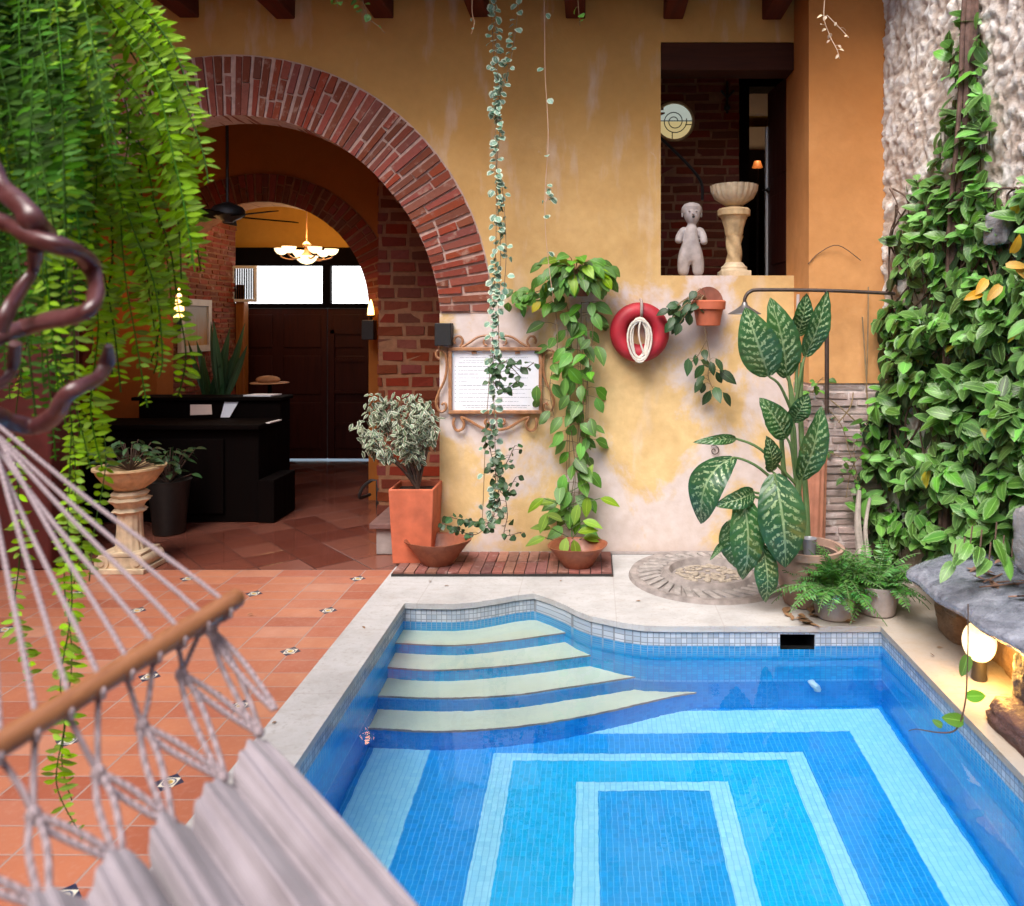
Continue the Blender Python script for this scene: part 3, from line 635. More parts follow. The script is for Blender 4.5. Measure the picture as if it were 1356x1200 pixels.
m = MB(); m.box((-5.3, YB - .02, tz1), (-.9, YB + .3, P(0, 328, YB).z)); m.build('beam', WOOD_DARK, sf, smooth=False)
xa, xb, xc = P(308, 0, YB).x, P(432, 0, YB).x, P(560, 0, YB).x
for x0, x1 in ((xa, xb - .05), (xb + .05, xc)):
    m = MB(); m.quad((x0, YB + .08, tz0), (x1, YB + .08, tz0), (x1, YB + .08, tz1), (x0, YB + .08, tz1)); m.build('transom_pane', DAY_GLASS, sf, smooth=False)
m = MB(); m.box((xb - .05, YB, tz0), (xb + .05, YB + .1, tz1)); m.box((-5.3, YB, tz0 - .06), (-.9, YB + .1, tz0)); m.box((-5.3, YB, tz0), (xa, YB + .1, tz1)); m.build('transom_frame', WOOD_DARK, sf, smooth=False)
for x0, x1 in ((-5.3, xb - .004), (xb + .004, -.9)):
    m = MB(); m.box((x0, YB + .03, .02), (x1, YB + .1, tz0 - .062))
    for k in range(3):
        for z0, z1 in ((.15, .75), (.85, 1.35), (1.45, 1.88)):
            w_ = (x1 - x0) / 3; m.box((x0 + w_ * k + .07, YB + .012, z0), (x0 + w_ * (k + 1) - .07, YB + .035, z1))
    m.build('door_leaf', WOOD_DOOR, sf, smooth=False, bevel=.012)
m = MB(); wx0, wx1, wz0, wz1 = P(438, 0, YB).x, P(488, 0, YB).x, .05, P(0, 437, YB).z
m.box((wx0, YB - .02, wz0), (wx0 + .05, YB + .01, wz1)); m.box((wx1 - .05, YB - .02, wz0), (wx1, YB + .01, wz1)); m.box((wx0, YB - .02, wz1 - .05), (wx1, YB + .01, wz1))
for k in range(1, 4): m.box((wx0, YB - .015, wz0 + (wz1 - wz0) * k / 4), (wx1, YB + .01, wz0 + (wz1 - wz0) * k / 4 + .035))
m.build('wicket_frame', WOOD_DOOR, sf, smooth=False)
m = MB(); m.box((P(320, 0, 9.5).x - .05, 9.42, 0), (P(320, 0, 9.5).x + .07, 9.54, 2.25), .008); tag(m.build('wooden_post', WOOD_POST, bevel=.015), 'honey coloured wooden post below the white louvred panel', 'post')
sv = thing('louvred_panel', 'white panel with vertical louvres beside the bright transom', 'shutter', P(323, 375, 9.4))
a, b = P(306, 400, 9.4), P(340, 352, 9.4); m = MB(); m.box((a.x, 9.38, a.z), (b.x, 9.42, a.z + .035)); m.box((a.x, 9.38, b.z - .035), (b.x, 9.42, b.z)); m.box((a.x, 9.38, a.z + .036), (a.x + .04, 9.42, b.z - .036)); m.box((b.x - .03, 9.38, a.z + .036), (b.x, 9.42, b.z - .036)); m.build('frame', WHITE, sv, smooth=False)
m = MB()
for k in range(9): x = lerp(a.x + .05, b.x - .04, k / 8); m.obox((x, 9.40, (a.z + b.z) / 2), (.007, .004, 0), (-.002, .004, 0), (0, 0, (b.z - a.z) / 2 - .037))
m.build('slats', WOOD_DARK, sv, smooth=False)
m = MB(); m.box((a.x, 9.425, a.z), (b.x, 9.43, b.z)); m.build('backing', emis('glowing_panel', (.9, .92, .95), .6), sv, smooth=False)  # backing glows by itself to imitate daylight on the white panel

# chandelier
YC = 8.6
ch = thing('chandelier', 'lit brass chandelier with glowing glass bowls hanging beyond the second arch', 'chandelier', P(406, 300, YC))
m = MB(); top = P(406, 205, YC); top.z = 4.36; m.tube([top, P(406, 322, YC)], .006, 6); m.build('chain', IRON_BROWN, ch)
m = MB(); c = P(406, 335, YC); pz = lambda y: P(0, y, YC).z - c.z
m.lathe(c, [(.015, pz(320)), (.05, pz(324)), (.02, pz(328)), (.03, pz(334)), (.06, pz(338)), (.03, pz(345)), (.012, pz(348))], 16)
bowls = []
for k in range(6):
    an = 2 * math.pi * k / 6 + .15; e = c + V((.27 * math.cos(an), .27 * math.sin(an), 0)); mid = c + V((.15 * math.cos(an), .18 * math.sin(an), -.075))
    m.tube([c + V((0, 0, -.02)), mid, e + V((0, 0, -.05)), e], .009, 6, 5); bowls.append(e)
m.build('arms', IRON_BROWN, ch)
BP = [(.016, -.025), (.045, -.012), (.068, .016), (.078, .046), (.072, .046), (.04, .0)]
for e in bowls: m = MB(); m.lathe(e, BP, 20); m.build('glass_bowl', GLOW, ch)
m = MB(); m.lathe(c + V((0, 0, -.06)), [(.01, -.07), (.06, -.055), (.10, -.02), (.125, .025), (.118, .025), (.05, .0)], 24); m.build('centre_bowl', GLOW, ch)
point('chandelier_light', c + V((0, 0, .16)), 17, (1, .62, .25), .12)
# ceiling fan
YF = 6.7
fan = thing('ceiling_fan', 'black ceiling fan on a long rod under the big arch', 'fan', P(302, 285, YF))
m = MB(); t_ = P(300, 160, YF); t_.z = 4.36; m.tube([t_, P(301, 268, YF)], .014, 8); m.build('rod', IRON, fan)
c = P(302, 282, YF); m = MB(); m.lathe(c, [(.03, .09), (.07, .075), (.12, .05), (.14, .02), (.14, -.02), (.10, -.045), (.05, -.07), (.04, -.085)], 28); m.build('motor', IRON, fan)
for k in range(5):
    an = R(-30 + 72 * k); u = V((math.cos(an), math.sin(an), 0)); s_ = V((-math.sin(an), math.cos(an), .18)).normalized()
    m = MB(); m.obox(c + u * .36 + V((0, 0, -.03)), u * .24, s_ * .062, u.cross(s_) * .004); m.obox(c + u * .14 + V((0, 0, -.03)), u * .05, s_ * .02, u.cross(s_) * .005); m.build('blade', WOOD_DARK, fan, smooth=False, bevel=.004)
# wall lamps
def sconce(x, y, Y, label, hgt=.22, w=.05, e=2.5):
    t = thing('wall_lamp', label, 'lamp', P(x, y, Y), 'lit wall lamps in the hall'); c = P(x, y, Y); m = MB()
    m.lathe(c, [(w * .75, 0), (w, .01), (w * .9, .02), (w * .45, -.0), (w * .3, -.10), (w * .5, -.13)], 14); m.build('holder', IRON, t)
    m = MB(); m.lathe(c + V((0, 0, .012)), [(w * .85, 0), (w * .75, hgt * .4), (w * .4, hgt * .8), (w * .1, hgt)], 14); m.build('shade', FLAME, t)
    point('wall_lamp_light', c + V((.0, -.14, hgt)), e, (1, .5, .18), .06)
    return t
sconce(237, 424, 7.4, 'lit amber wall lamp at the edge of the hanging fern', .30, .055, 3)
sconce(491, 420, 7.46, 'lit amber wall lamp above a black box on the brick pier', .16, .04, 1.2)
sconce(55, 415, 7.3, 'lit amber wall lamp seen between the twisted liana loops', .22, .05, 3)
m = MB(); a = P(481, 450, 7.42); b = P(497, 424, 7.42); m.box((a.x, 7.36, a.z), (b.x, 7.48, b.z)); tag(m.build('speaker_box', BLACK, smooth=False, bevel=.008), 'small black box fixed under the lamp on the brick pier', 'box')
m = MB(); a = P(576, 458, 5.72); b = P(598, 428, 5.72); m.box((a.x, 5.70, a.z), (b.x, 5.797, b.z)); tag(m.build('arch_box', BLACK, smooth=False, bevel=.006), 'small black box where the brick arch meets the notice wall', 'box')
m = MB(); m.box((-4.78, 6.9, 0), (-4.62, 7.06, 3.9), .006); tag(m.build('red_post', WOOD_BEAM, bevel=.01), 'dark red wooden post behind the hanging fern', 'post')
m = MB(); m.box((-4.26, 5.42, 0), (-3.86, 5.74, 3.6), .004); tag(m.build('red_pillar', mk_plain('maroon_paint', (.09, .014, .012), .6, .3, 6, .2), bevel=.02), 'wide dark maroon pillar behind the hammock ropes and fern', 'pillar')
# picture on the brick wall
pc = thing('picture', 'landscape picture in a pale frame on the lit brick wall', 'picture', (-4.38, 8.45, 1.85))
def on_left(y0, y1, z0, z1, x0, x1): m.box((x0, y0, z0), (x1, y1, z1))
m = MB(); pz0, pz1 = 1.45, 2.03; py0, py1 = 8.1, 8.75
for q in ((py0, py1, pz1 - .07, pz1), (py0, py1, pz0, pz0 + .07), (py0, py0 + .07, pz0 + .071, pz1 - .071), (py1 - .07, py1, pz0 + .071, pz1 - .071)): on_left(*q, -4.41, -4.37)
m.build('frame', mk_plain('pale_frame', (.55, .50, .46), .5, .1), pc, smooth=False)
mm = MT('landscape_canvas', .7); zz = mm.sep(mm.pos())[2]; nn = mm.noise(7, mm.map(mm.pos(), sc=(1, 3, .5)), det=5)
mm.color(mm.mix(mm.rng(mm.addn(zz, mm.mul(nn, .35)), 1.7, 2.05), mm.mix(nn, (.30, .16, .05), (.55, .30, .10)), (.36, .38, .42)))
m = MB(); on_left(py0 + .07, py1 - .07, pz0 + .07, pz1 - .07, -4.41, -4.39); m.build('canvas', mm.m, pc, smooth=False)
# reception desk
dk = thing('reception_desk', 'black reception desk with a raised counter inside the arch', 'desk', (-3.6, 7.3, 0))
x0, x1 = -4.5, P(376, 0, 7.3).x
m = MB(); m.box((x0, 6.75, 0), (x1, 7.45, .82)); m.box((x0 + .02, 6.72, .08), (x1 - .3, 6.748, .74)); m.build('body', WOOD_DARK, dk, smooth=False, bevel=.01)
m = MB(); m.box((x0 - .02, 6.68, .825), (x1 + .03, 7.2, .87)); m.build('desk_top', WOOD_DARK, dk, smooth=False, bevel=.012)
m = MB(); m.box((x0 + .2, 7.22, .825), (x1, 7.45, 1.03)); m.box((x0 + .15, 7.18, 1.032), (x1 + .02, 7.48, 1.065)); m.build('raised_counter', WOOD_DARK, dk, smooth=False, bevel=.008)
m = MB(); m.box((x1 + .004, 6.72, 0), (P(391, 0, 7.2).x, 7.2, .38)); m.build('plinth', WOOD_DARK, dk, smooth=False, bevel=.008)
def sheet(name, pts, label, cat, mat, th=.003, group=None):
    m = MB(); a, b, c_, d = [V(p) for p in pts]; n = (b - a).cross(d - a).normalized() * th
    m.add([a, b, c_, d, a + n, b + n, c_ + n, d + n], [(0, 3, 2, 1), (4, 5, 6, 7), (0, 1, 5, 4), (1, 2, 6, 5), (2, 3, 7, 6), (3, 0, 4, 7)]); return tag(m.build(name, mat, smooth=False), label, cat, group)
sheet('leaflet', (P(292, 553, 7.16), P(304, 553, 7.16), P(319, 527, 7.24), P(299, 527, 7.24)), 'white leaflet leaning against the raised counter of the black desk', 'paper', PAPER)
sheet('desk_card', (P(252, 550, 7.0), P(281, 549, 7.0), P(280, 536, 7.03), P(252, 536, 7.03)), 'small pale card standing on the black desk beside the fern', 'card', mk_plain('kraft_card', (.55, .42, .36), .8, .05))
z_ = 1.068; yq = 7.3
def onz(x, z, y): return V((P(x, 0, y).x, y, z))
sheet('open_book', (onz(322, z_, 7.25), onz(358, z_, 7.22), onz(373, z_, 7.4), onz(338, z_, 7.42)), 'open white booklet lying on the raised counter', 'book', PAPER, .012)
sheet('pen_tray', (onz(352, .872, 6.78), onz(357, .872, 6.76), onz(373, .872, 6.98), onz(369, .872, 7.0)), 'thin silvery pen lying on the lower desk top', 'pen', WHITE, .008)
m = MB(); m.sphere(P(355, 503, 8.2), .11, 16, 8, (1.2, .7, .42)); m.lathe(P(357, 508, 8.2), [(.19, 0), (.2, .006), (.19, .012)], 24)
ht = m.build('straw_hat', mk_plain('straw', (.50, .27, .13), .8, .2, 20, .3)); tag(ht, 'tan straw hat on the dark stand behind the desk', 'hat')
m = MB(); c = P(357, 508, 8.2); m.lathe((c.x, c.y, 0), [(.14, 0), (.14, .02), (.02, .04), (.02, c.z - .02), (.05, c.z - .004)], 16); tag(m.build('hat_stand', WOOD_DARK), 'dark turned stand holding the tan hat', 'stand')
# chair behind the pier (only a curved leg shows)
m = MB(); m.tube([P(492, 636, 7.35), P(481, 645, 7.35), P(476, 659, 7.35), P(490, 655, 7.5)], .016, 8, 5); m.tube([P(492, 636, 7.35), (P(500, 0, 7.35).x, 7.34, P(0, 636, 7.35).z), (P(500, 0, 7.35).x, 7.34, .0)], .014, 8); tag(m.build('iron_stand', IRON), 'black iron stand with one curved leg beside the brick pier', 'stand')
# round stained window opening to the right: small upper room
Yr = 7.0
ur = thing('upper_room', 'dim raised room with red brick back wall behind the window opening', 'room', (1.1, 6.5, WZ0))
m = MB(); m.box((-.2, YW + .25, WZ0 - .1), (2.2, 9.3, WZ0 - .012)); m.build('room_floor', WOOD_DARK, ur, smooth=False)
BX1 = P(979, 0, Yr).x; m = MB(); m.box((-.2, Yr + .012, WZ0 - .01), (BX1, Yr + .2, 4.36)); mo = m.build('mortar', MORTAR_D, ur, smooth=False)
RC = P(893, 161, Yr); RRr = .175
m = MB(); brick_panel(m, (.2, Yr + .01, WZ0), (1, 0, 0), (0, 0, 1), (0, -1, 0), BX1 - .2, 2.2, .26, .062, .022, skip=lambda c: math.hypot(c.x - RC.x, c.z - RC.z) < RRr + .03); m.build('brickwork', BRICK_D, mo, smooth=False)
m = MB(); m.box((BX1 + .002, Yr - .01, WZ0 - .01), (BX1 + .09, Yr + .21, 3.93)); m.box((BX1 + .002, Yr - .01, 3.932), (2.2, Yr + .21, 4.36)); m.build('door_frame', WOOD_DARK, ur, smooth=False)
m = MB(); m.box((-.25, YW + .25, WZ0), (-.2, 9.3, 4.36)); m.box((2.2, YW + .25, WZ0), (2.25, 9.3, 4.36)); m.box((-.2, 9.3, WZ0), (2.2, 9.35, 4.36)); m.build('side_walls', PLASTER_IN, ur, smooth=False)
m = MB(); m.box((1.3, 8.6, 3.72), (2.2, 8.7, 3.98)); m.box((1.3, 8.5, 4.1), (2.2, 8.6, 4.35)); m.build('white_beams', WHITE, ur, smooth=False)
m = MB(); m.box((1.3, 8.9, 3.9), (2.2, 8.95, 4.2)); m.build('yellow_band', mk_plain('yellow_paint', (.6, .42, .06), .7), ur, smooth=False)
m = MB(); m.box((BX1 + .1, 8.3, WZ0), (2.2, 8.36, 3.65)); m.build('dark_screen', WOOD_DARK, ur, smooth=False)
# half open door
dr = thing('half_open_door', 'dark panelled door with a white edge standing half open behind the birdbath', 'door', (1.7, 6.7, WZ0))
a = V((P(1019, 0, 6.75).x, 6.75, 0)); b = V((P(1052, 0, 6.15).x, 6.15, 0)); dz0, dz1 = WZ0 - .008, P(0, 112, 6.5).z; u = (b - a); n_ = V((-u.y, u.x, 0)).normalized()
m = MB(); m.obox((a + b) / 2 + V((0, 0, (dz0 + dz1) / 2)), u / 2, n_ * .02, (0, 0, (dz1 - dz0) / 2)); 
for z0, z1 in ((.15, .75), (.9, 1.6)): m.obox((a + b) / 2 + V((0, 0, dz0 + (z0 + z1) / 2)) - n_ * .0, u / 2 * .6, n_ * .028, (0, 0, (z1 - z0) / 2))
m.build('door_leaf', WOOD_DOOR, dr, smooth=False, bevel=.01)
m = MB(); m.obox(a + V((-.02, .0, (dz0 + dz1 - .3) / 2)), (.016, 0, 0), (0, .02, 0), (0, 0, (dz1 - .3 - dz0) / 2)); m.build('white_edge', WHITE, dr, smooth=False)
m = MB(); m.sphere(P(1018, 252, 6.7), .025, 12, 8); m.tube([P(1018, 252, 6.7), P(1010, 252, 6.66)], .008, 6); m.build('handle', IRON, dr)
rw = thing('round_window', 'round leaded window with amber and clear glass in the upper brick wall', 'window', RC)
m = MB(); m.lathe(RC, [(0, 0)], 3) if False else None
def disc(m, c, r, y, z0=-9, z1=9, seg=40):
    pts = [(c.x + r * math.cos(2 * math.pi * k / seg), y, c.z + max(z0, min(z1, r * math.sin(2 * math.pi * k / seg)))) for k in range(seg)]; m.add(pts, [tuple(range(seg))])
m = MB(); disc(m, RC, RRr, Yr + .002, -9, .0); m.build('amber_glass', STAIN_Y, rw, smooth=False)
m = MB(); disc(m, RC, RRr, Yr + .0025, .0, 9); m.build('clear_glass', STAIN_W, rw, smooth=False)
m = MB(); ring = [(RC.x + RRr * math.cos(2 * math.pi * k / 32), Yr - .003, RC.z + RRr * math.sin(2 * math.pi * k / 32)) for k in range(33)]; m.tube(ring, .014, 6); m.build('rim', CREAM_D, rw)
m = MB(); sp = [(RC.x + (.03 + .085 * k / 40) * math.cos(.32 * k), Yr - .004, RC.z + (.03 + .085 * k / 40) * math.sin(.32 * k)) for k in range(41)]; m.tube(sp, .0045, 5)
m.tube([(RC.x - RRr, Yr - .004, RC.z + .004), (RC.x + RRr, Yr - .004, RC.z + .004)], .0045, 5); m.tube([(RC.x - .02, Yr - .004, RC.z - .1), (RC.x - .02, Yr - .004, RC.z - RRr)], .0045, 5); m.tube([(RC.x + .1, Yr - .004, RC.z - .03), (RC.x + RRr, Yr - .004, RC.z - .03)], .0045, 5); m.build('lead_lines', IRON, rw)
m = MB(); m.tube([P(872, 180, 6.6), P(905, 212, 6.6), P(928, 240, 6.6), P(930, 265, 6.6)], .014, 6, 4); tag(m.build('handrail', IRON), 'black sloping handrail under the round leaded window', 'rail')
m = MB(); m.tube([P(963, 108, 6.95), P(963, 150, 6.95)], .012, 6); m.tube([P(955, 120, 6.93), P(963, 130, 6.93), P(972, 120, 6.93)], .012, 6); m.sphere(P(963, 143, 6.93), .03, 10, 6); tag(m.build('iron_bracket', IRON), 'black iron bracket on the upper brick wall', 'bracket')
tl = thing('table_lamp', 'small glowing amber lamp deep in the upper room', 'lamp', P(1003, 225, 7.9)); m = MB(); c = P(1003, 222, 7.9); m.lathe(c, [(.055, 0), (.034, .065), (.03, .065)], 16, cap=False); m.build('lamp_shade', emis('dim_amber_shade', (1, .30, .06), .16, (.3, .1, .03)), tl)
m = MB(); m.lathe((c.x, c.y, WZ0 - .01), [(.06, 0), (.06, .02), (.012, .05), (.012, c.z - WZ0)], 12); m.build('lamp_stand', IRON, tl)
point('table_lamp_light', c + V((0, -.05, .12)), 1.5, (1, .6, .3), .05)
# ================================================================ COURTYARD OBJECTS
YN = 5.765
def N(x, y, Y=YN): return P(x, y, Y)
# notice board
nb = thing('notice_board', 'framed white notice with brown scrollwork hanging on the ochre wall', 'notice', N(656, 504))
a, b = N(594, 548), N(718, 460)
m = MB(); fw = .026
for q in ((a.x, b.x, a.z, a.z + fw), (a.x, b.x, b.z - fw, b.z), (a.x, a.x + fw, a.z + fw + .0005, b.z - fw - .0005), (b.x - fw, b.x, a.z + fw + .0005, b.z - fw - .0005)): m.box((q[0], YN - .015, q[2]), (q[1], YW - .002, q[3]))
m.build('frame', IRON_BROWN, nb, smooth=False, bevel=.004)
m = MB(); m.box((a.x + .012, YW - .02, a.z + .012), (b.x - .012, YW - .012, b.z - .012)); pp = m.build('paper', PAPER, nb, smooth=False)
NS = lambda x, y, Y=YW - .021: P(570 + x / 7.976, 440 + y / 7.976, Y)
m = MB()
def inkline(x0, x1, y, h=3.2):
    x = x0
    while x < x1:
        w_ = min(rr(10, 62), x1 - x); p = NS(x, y); q = NS(x + w_, y + h); m.add([p, (q.x, p.y, p.z), q, (p.x, p.y, q.z)], [(3, 2, 1, 0)]); x += w_ + rr(5, 9)
for i, (x0, x1, y) in enumerate([(310, 1030, 268), (350, 900, 300), (300, 600, 322), (290, 900, 362), (300, 960, 402), (290, 500, 440), (300, 1030, 482), (300, 390, 522), (300, 1020, 562), (300, 1060, 602), (300, 1000, 645), (300, 1060, 688), (300, 930, 730), (340, 1050, 772), (370, 1020, 796)]):
    inkline(x0, x1, y, 4.5 if i in (3, 5, 8, 13) else 3.2)
    if 2 < i < 13: inkline(258, 268, y, 5)
m.build('printed_lines', INK, pp, smooth=False)
for x in (460, 920): m = MB(); p = NS(x, 215, YW - .03); m.box((p.x - .018, p.y - .004, p.z - .009), (p.x + .018, p.y + .008, p.z + .006)); m.build('clip', IRON_BROWN, nb, smooth=False)
def scroll(pts, mir=None, r=.0125):
    q = [NS(*((2 * mir - x, y) if mir else (x, y)), YN) for x, y in pts]; return q
TOPS = [(262, 122), (248, 92), (268, 52), (310, 45), (338, 78), (338, 118), (318, 148), (345, 148), (410, 112), (490, 58), (560, 38), (618, 40)]
TOPI = [(600, 140), (570, 128), (562, 95), (585, 68), (622, 58), (640, 50)]
BOTS = [(258, 905), (240, 960), (262, 1025), (305, 1040), (348, 1010), (352, 955), (325, 905), (350, 905), (430, 945), (520, 1000), (600, 1028), (680, 1035)]
BOTI = [(605, 915), (580, 935), (580, 965), (605, 968), (640, 930), (660, 915)]
SIDE = [(98, 282), (66, 258), (62, 212), (95, 190), (135, 200), (165, 255), (172, 380), (148, 510), (92, 630), (60, 730), (78, 812), (120, 842), (162, 815), (165, 765), (138, 748), (122, 772)]
for nm, pts in (('top_scroll', TOPS), ('top_scroll', TOPI), ('bottom_scroll', BOTS), ('bottom_scroll', BOTI), ('side_scroll', SIDE)):
    for mir in (None, 682): m = MB(); m.tube(scroll(pts, mir), .0105 if pts is not TOPI else .008, 6, 4); m.build(nm, IRON_BROWN, nb)
# life ring and coil
LR = N(847, 440, 5.72); lr = thing('life_ring', 'red vinyl life ring hanging on the ochre wall above the basins', 'life ring', LR)
def torus(m, c, R_, r, seg=48, sg=18, ax='y', fl=1.0):
    vs = []
    for i in range(seg):
        a = 2 * math.pi * i / seg
        for k in range(sg):
            b = 2 * math.pi * k / sg; q = R_ + r * math.cos(b); vs.append(V((c.x + q * math.cos(a), c.y + r * fl * math.sin(b), c.z + q * math.sin(a))))
    m.add(vs, [(i * sg + k, i * sg + (k + 1) % sg, ((i + 1) % seg) * sg + (k + 1) % sg, ((i + 1) % seg) * sg + k) for i in range(seg) for k in range(sg)])
m = MB(); torus(m, LR, .158, .066, 56, 20); m.build('ring_body', RED, lr)
m = MB(); p = N(849, 400, 5.70); m.tube([p + V((0, .07, .02)), p + V((0, -.05, .0)), p + V((0, -.06, -.09)), p + V((0, .02, -.12))], .011, 6, 4); m.build('strap', mk_plain('grey_strap', (.35, .28, .26), .8), lr)
m = MB()
for k in range(9):
    ox, oz = rr(-.014, .014), rr(-.012, .012); c = N(848, 450, 5.635 - .005 * (k % 4)); w_, h_ = .058 + .010 * (k % 4), .150 + rr(-.02, .02)
    m.tube([(c.x + ox + w_ * math.cos(2 * math.pi * i / 20) * (1 + .15 * math.sin(2 * math.pi * i / 20)), c.y + rr(-.002, .002), c.z + oz + h_ * math.sin(2 * math.pi * i / 20)) for i in range(21)], .0068, 6)
m.tube([N(848, 425, 5.62), N(846, 445, 5.615), N(853, 470, 5.62)], .0068, 6, 4)
tag(m.build('rope_coil', ROPE_W), 'coil of white rope hanging in front of the red life ring', 'rope')

# --- generic planting helpers
def vine(ms, ml, pts, rad, n, L, W, shape='heart', spread=.03, down=.6, jit=.6, pet=.03, out=(0, -1, 0), sm=6, nv=4, t0=0.0, t1=1.0):
    pl = cr(pts, sm); ms.tube(pl, rad, 5)
    for i in range(n):
        t = lerp(t0, t1, (i + random.random() * .6) / n) * (len(pl) - 1); k = min(int(t), len(pl) - 2); p = pl[k].lerp(pl[k + 1], t - k)
        an = rr(0, 2 * math.pi); o = V((math.cos(an), math.sin(an) * .8, 0)) + V(out) * .55; o.normalize()
        q = p + o * rr(.3, 1) * (pet + spread) + V((0, 0, rr(-.2, .6) * pet)); ms.tube([p, p.lerp(q, .5) + V((0, 0, .2 * pet)), q], rad * .55, 4)
        d = o * rr(.3, 1) + V((rr(-jit, jit), rr(-jit, jit), -down + rr(-.4, .4))); s_ = rr(.7, 1.2)
        ml.leaf(q, d, V(out) * .8 + V((rr(-.4, .4), rr(-.4, .4), .6)), L * s_, W * s_, shape, rr(.1, .35), rr(.1, .8), nv)
def halfpot(m, c, r, h, band=True):
    prof = [(r * .62, -h), (r * .72, -h * .6), (r * .95, -h * .22), (r * 1.02, -h * .2), (r * 1.06, 0), (r * .96, 0), (r * .9, -h * .12), (.01, -h * .14)]
    m.lathe(c, prof, 28, sy=.9)
# wall planter with pothos (over the basin)
w1 = thing('wall_planter', 'terracotta wall planter overflowing with trailing pothos between notice and life ring', 'planter', N(762, 400, 5.66))
m = MB(); halfpot(m, N(765, 362, 5.67), .125, .17); m.build('pot', TERRA_D, w1)
ms, ml, mll = MB(), MB(), MB(); c = N(762, 362, 5.66)
for i in range(95):
    an = rr(0, 2 * math.pi); el = rr(-.9, 1.1); d = V((math.cos(an) * math.cos(el), -abs(math.sin(an)) * math.cos(el) * .8, math.sin(el) * .8)); r = rr(.07, .24)
    q = c + V((d.x * r * 1.15, d.y * r * .8 - .03, d.z * r * .75 + .0)); q.y = min(q.y, 5.76); ms.tube([c, c.lerp(q, .6) + V((0, 0, .03)), q], .003, 4)
    (mll if random.random() < .2 else ml).leaf(q, d + V((0, 0, -.7)), V((rr(-.4, .4), -.7, .6)), rr(.09, .15), rr(.06, .09), 'ovate', .25, rr(.2, .9), 5)
for i in range(38):   # left arm reaching toward the notice
    t = i / 38; q = N(lerp(742, 676, t) + rr(-6, 6), lerp(380, 398, t) + rr(-13, 13), 5.70 + rr(-.08, .04)); ml.leaf(q, V((rr(-1, .4), rr(-.6, .1), rr(-1, .2))), V((rr(-.3, .3), -.8, .6)), rr(.07, .12), rr(.05, .075), 'ovate', .25, .5, 5)
ms.tube([N(745, 375, 5.68), N(715, 385, 5.7), N(678, 398, 5.72)], .004, 5, 4)
for pts, n in (([(750, 400), (757, 450), (752, 520), (760, 600), (768, 660), (757, 700)], 40), ([(770, 400), (768, 470), (772, 540), (762, 620), (752, 690)], 36), ([(735, 400), (738, 460), (728, 510), (735, 560)], 13), ([(780, 400), (785, 440), (778, 500), (776, 560), (780, 590)], 22)):
    vine(ms, ml, [N(x, y, 5.70 + rr(-.03, .02)) for x, y in pts], .0035, n, .145, .078, 'ovate', .07, .6, .6, .04, nv=5)
for i in range(5): ms.tube([N(752 + 6 * i, 420, 5.74), N(750 + 7 * i + rr(-4, 4), 560, 5.75), N(748 + 5 * i, 690, 5.72)], .0022, 4, 4)
ms.build('stem', STEM, w1); ml.build('foliage', LEAF, w1); mll.build('young_leaves', LEAF_L, w1)
# small terracotta wall pot
w2 = thing('wall_planter', 'small terracotta wall pot with a sparse trailing plant right of the life ring', 'planter', N(938, 412, 5.68))
m = MB(); c = N(938, 398, 5.68); m.lathe(c, [(.06, -.19), (.085, -.185), (.108, -.07), (.125, -.065), (.13, -.01), (.12, 0), (.1, -.02), (.01, -.03)], 28, fn=lambda a, i, z: 1 + (.025 * math.cos(10 * a) if z < -.08 else 0)); m.build('pot', TERRA, w2)
m = MB(); q = N(938, 402, 5.785); m.add([(q.x + .115 * math.cos(2 * math.pi * k / 30), q.y + dy, q.z + .128 * math.sin(2 * math.pi * k / 30)) for dy in (0, .012) for k in range(30)], [tuple(range(29, -1, -1)), tuple(range(30, 60))] + [(k, (k + 1) % 30, 30 + (k + 1) % 30, 30 + k) for k in range(30)]); m.build('back_plate', TERRA_D, w2, smooth=False)
ms, ml = MB(), MB()
for i in range(26):
    t = rr(0, 1); q = N(lerp(930, 890, t) + rr(-9, 9), lerp(393, 420, t) + rr(-14, 14), 5.62 + rr(-.05, .06)); ms.tube([c + V((0, 0, -.02)), (c + q) / 2 + V((0, 0, .05)), q], .003, 4, 3); ml.leaf(q, V((rr(-1, .2), rr(-.5, .2), rr(-1, .1))), V((rr(-.3, .3), -.8, .5)), rr(.08, .13), rr(.05, .075), 'ovate', .25, .6, 5)
vine(ms, ml, [N(930, 400, 5.6), N(934, 440, 5.62), N(940, 475, 5.66), N(938, 500, 5.68), N(950, 525, 5.7)], .003, 11, .135, .066, 'ovate', .05, .9, .5, .04, nv=5, t0=.5)
vine(ms, ml, [N(936, 450, 5.62), N(925, 470, 5.68), N(915, 480, 5.7)], .003, 4, .12, .06, 'ovate', .04, .9, .5, .03, nv=5, t0=.3)
ms.build('stem', STEM, w2); ml.build('foliage', LEAF_D, w2)
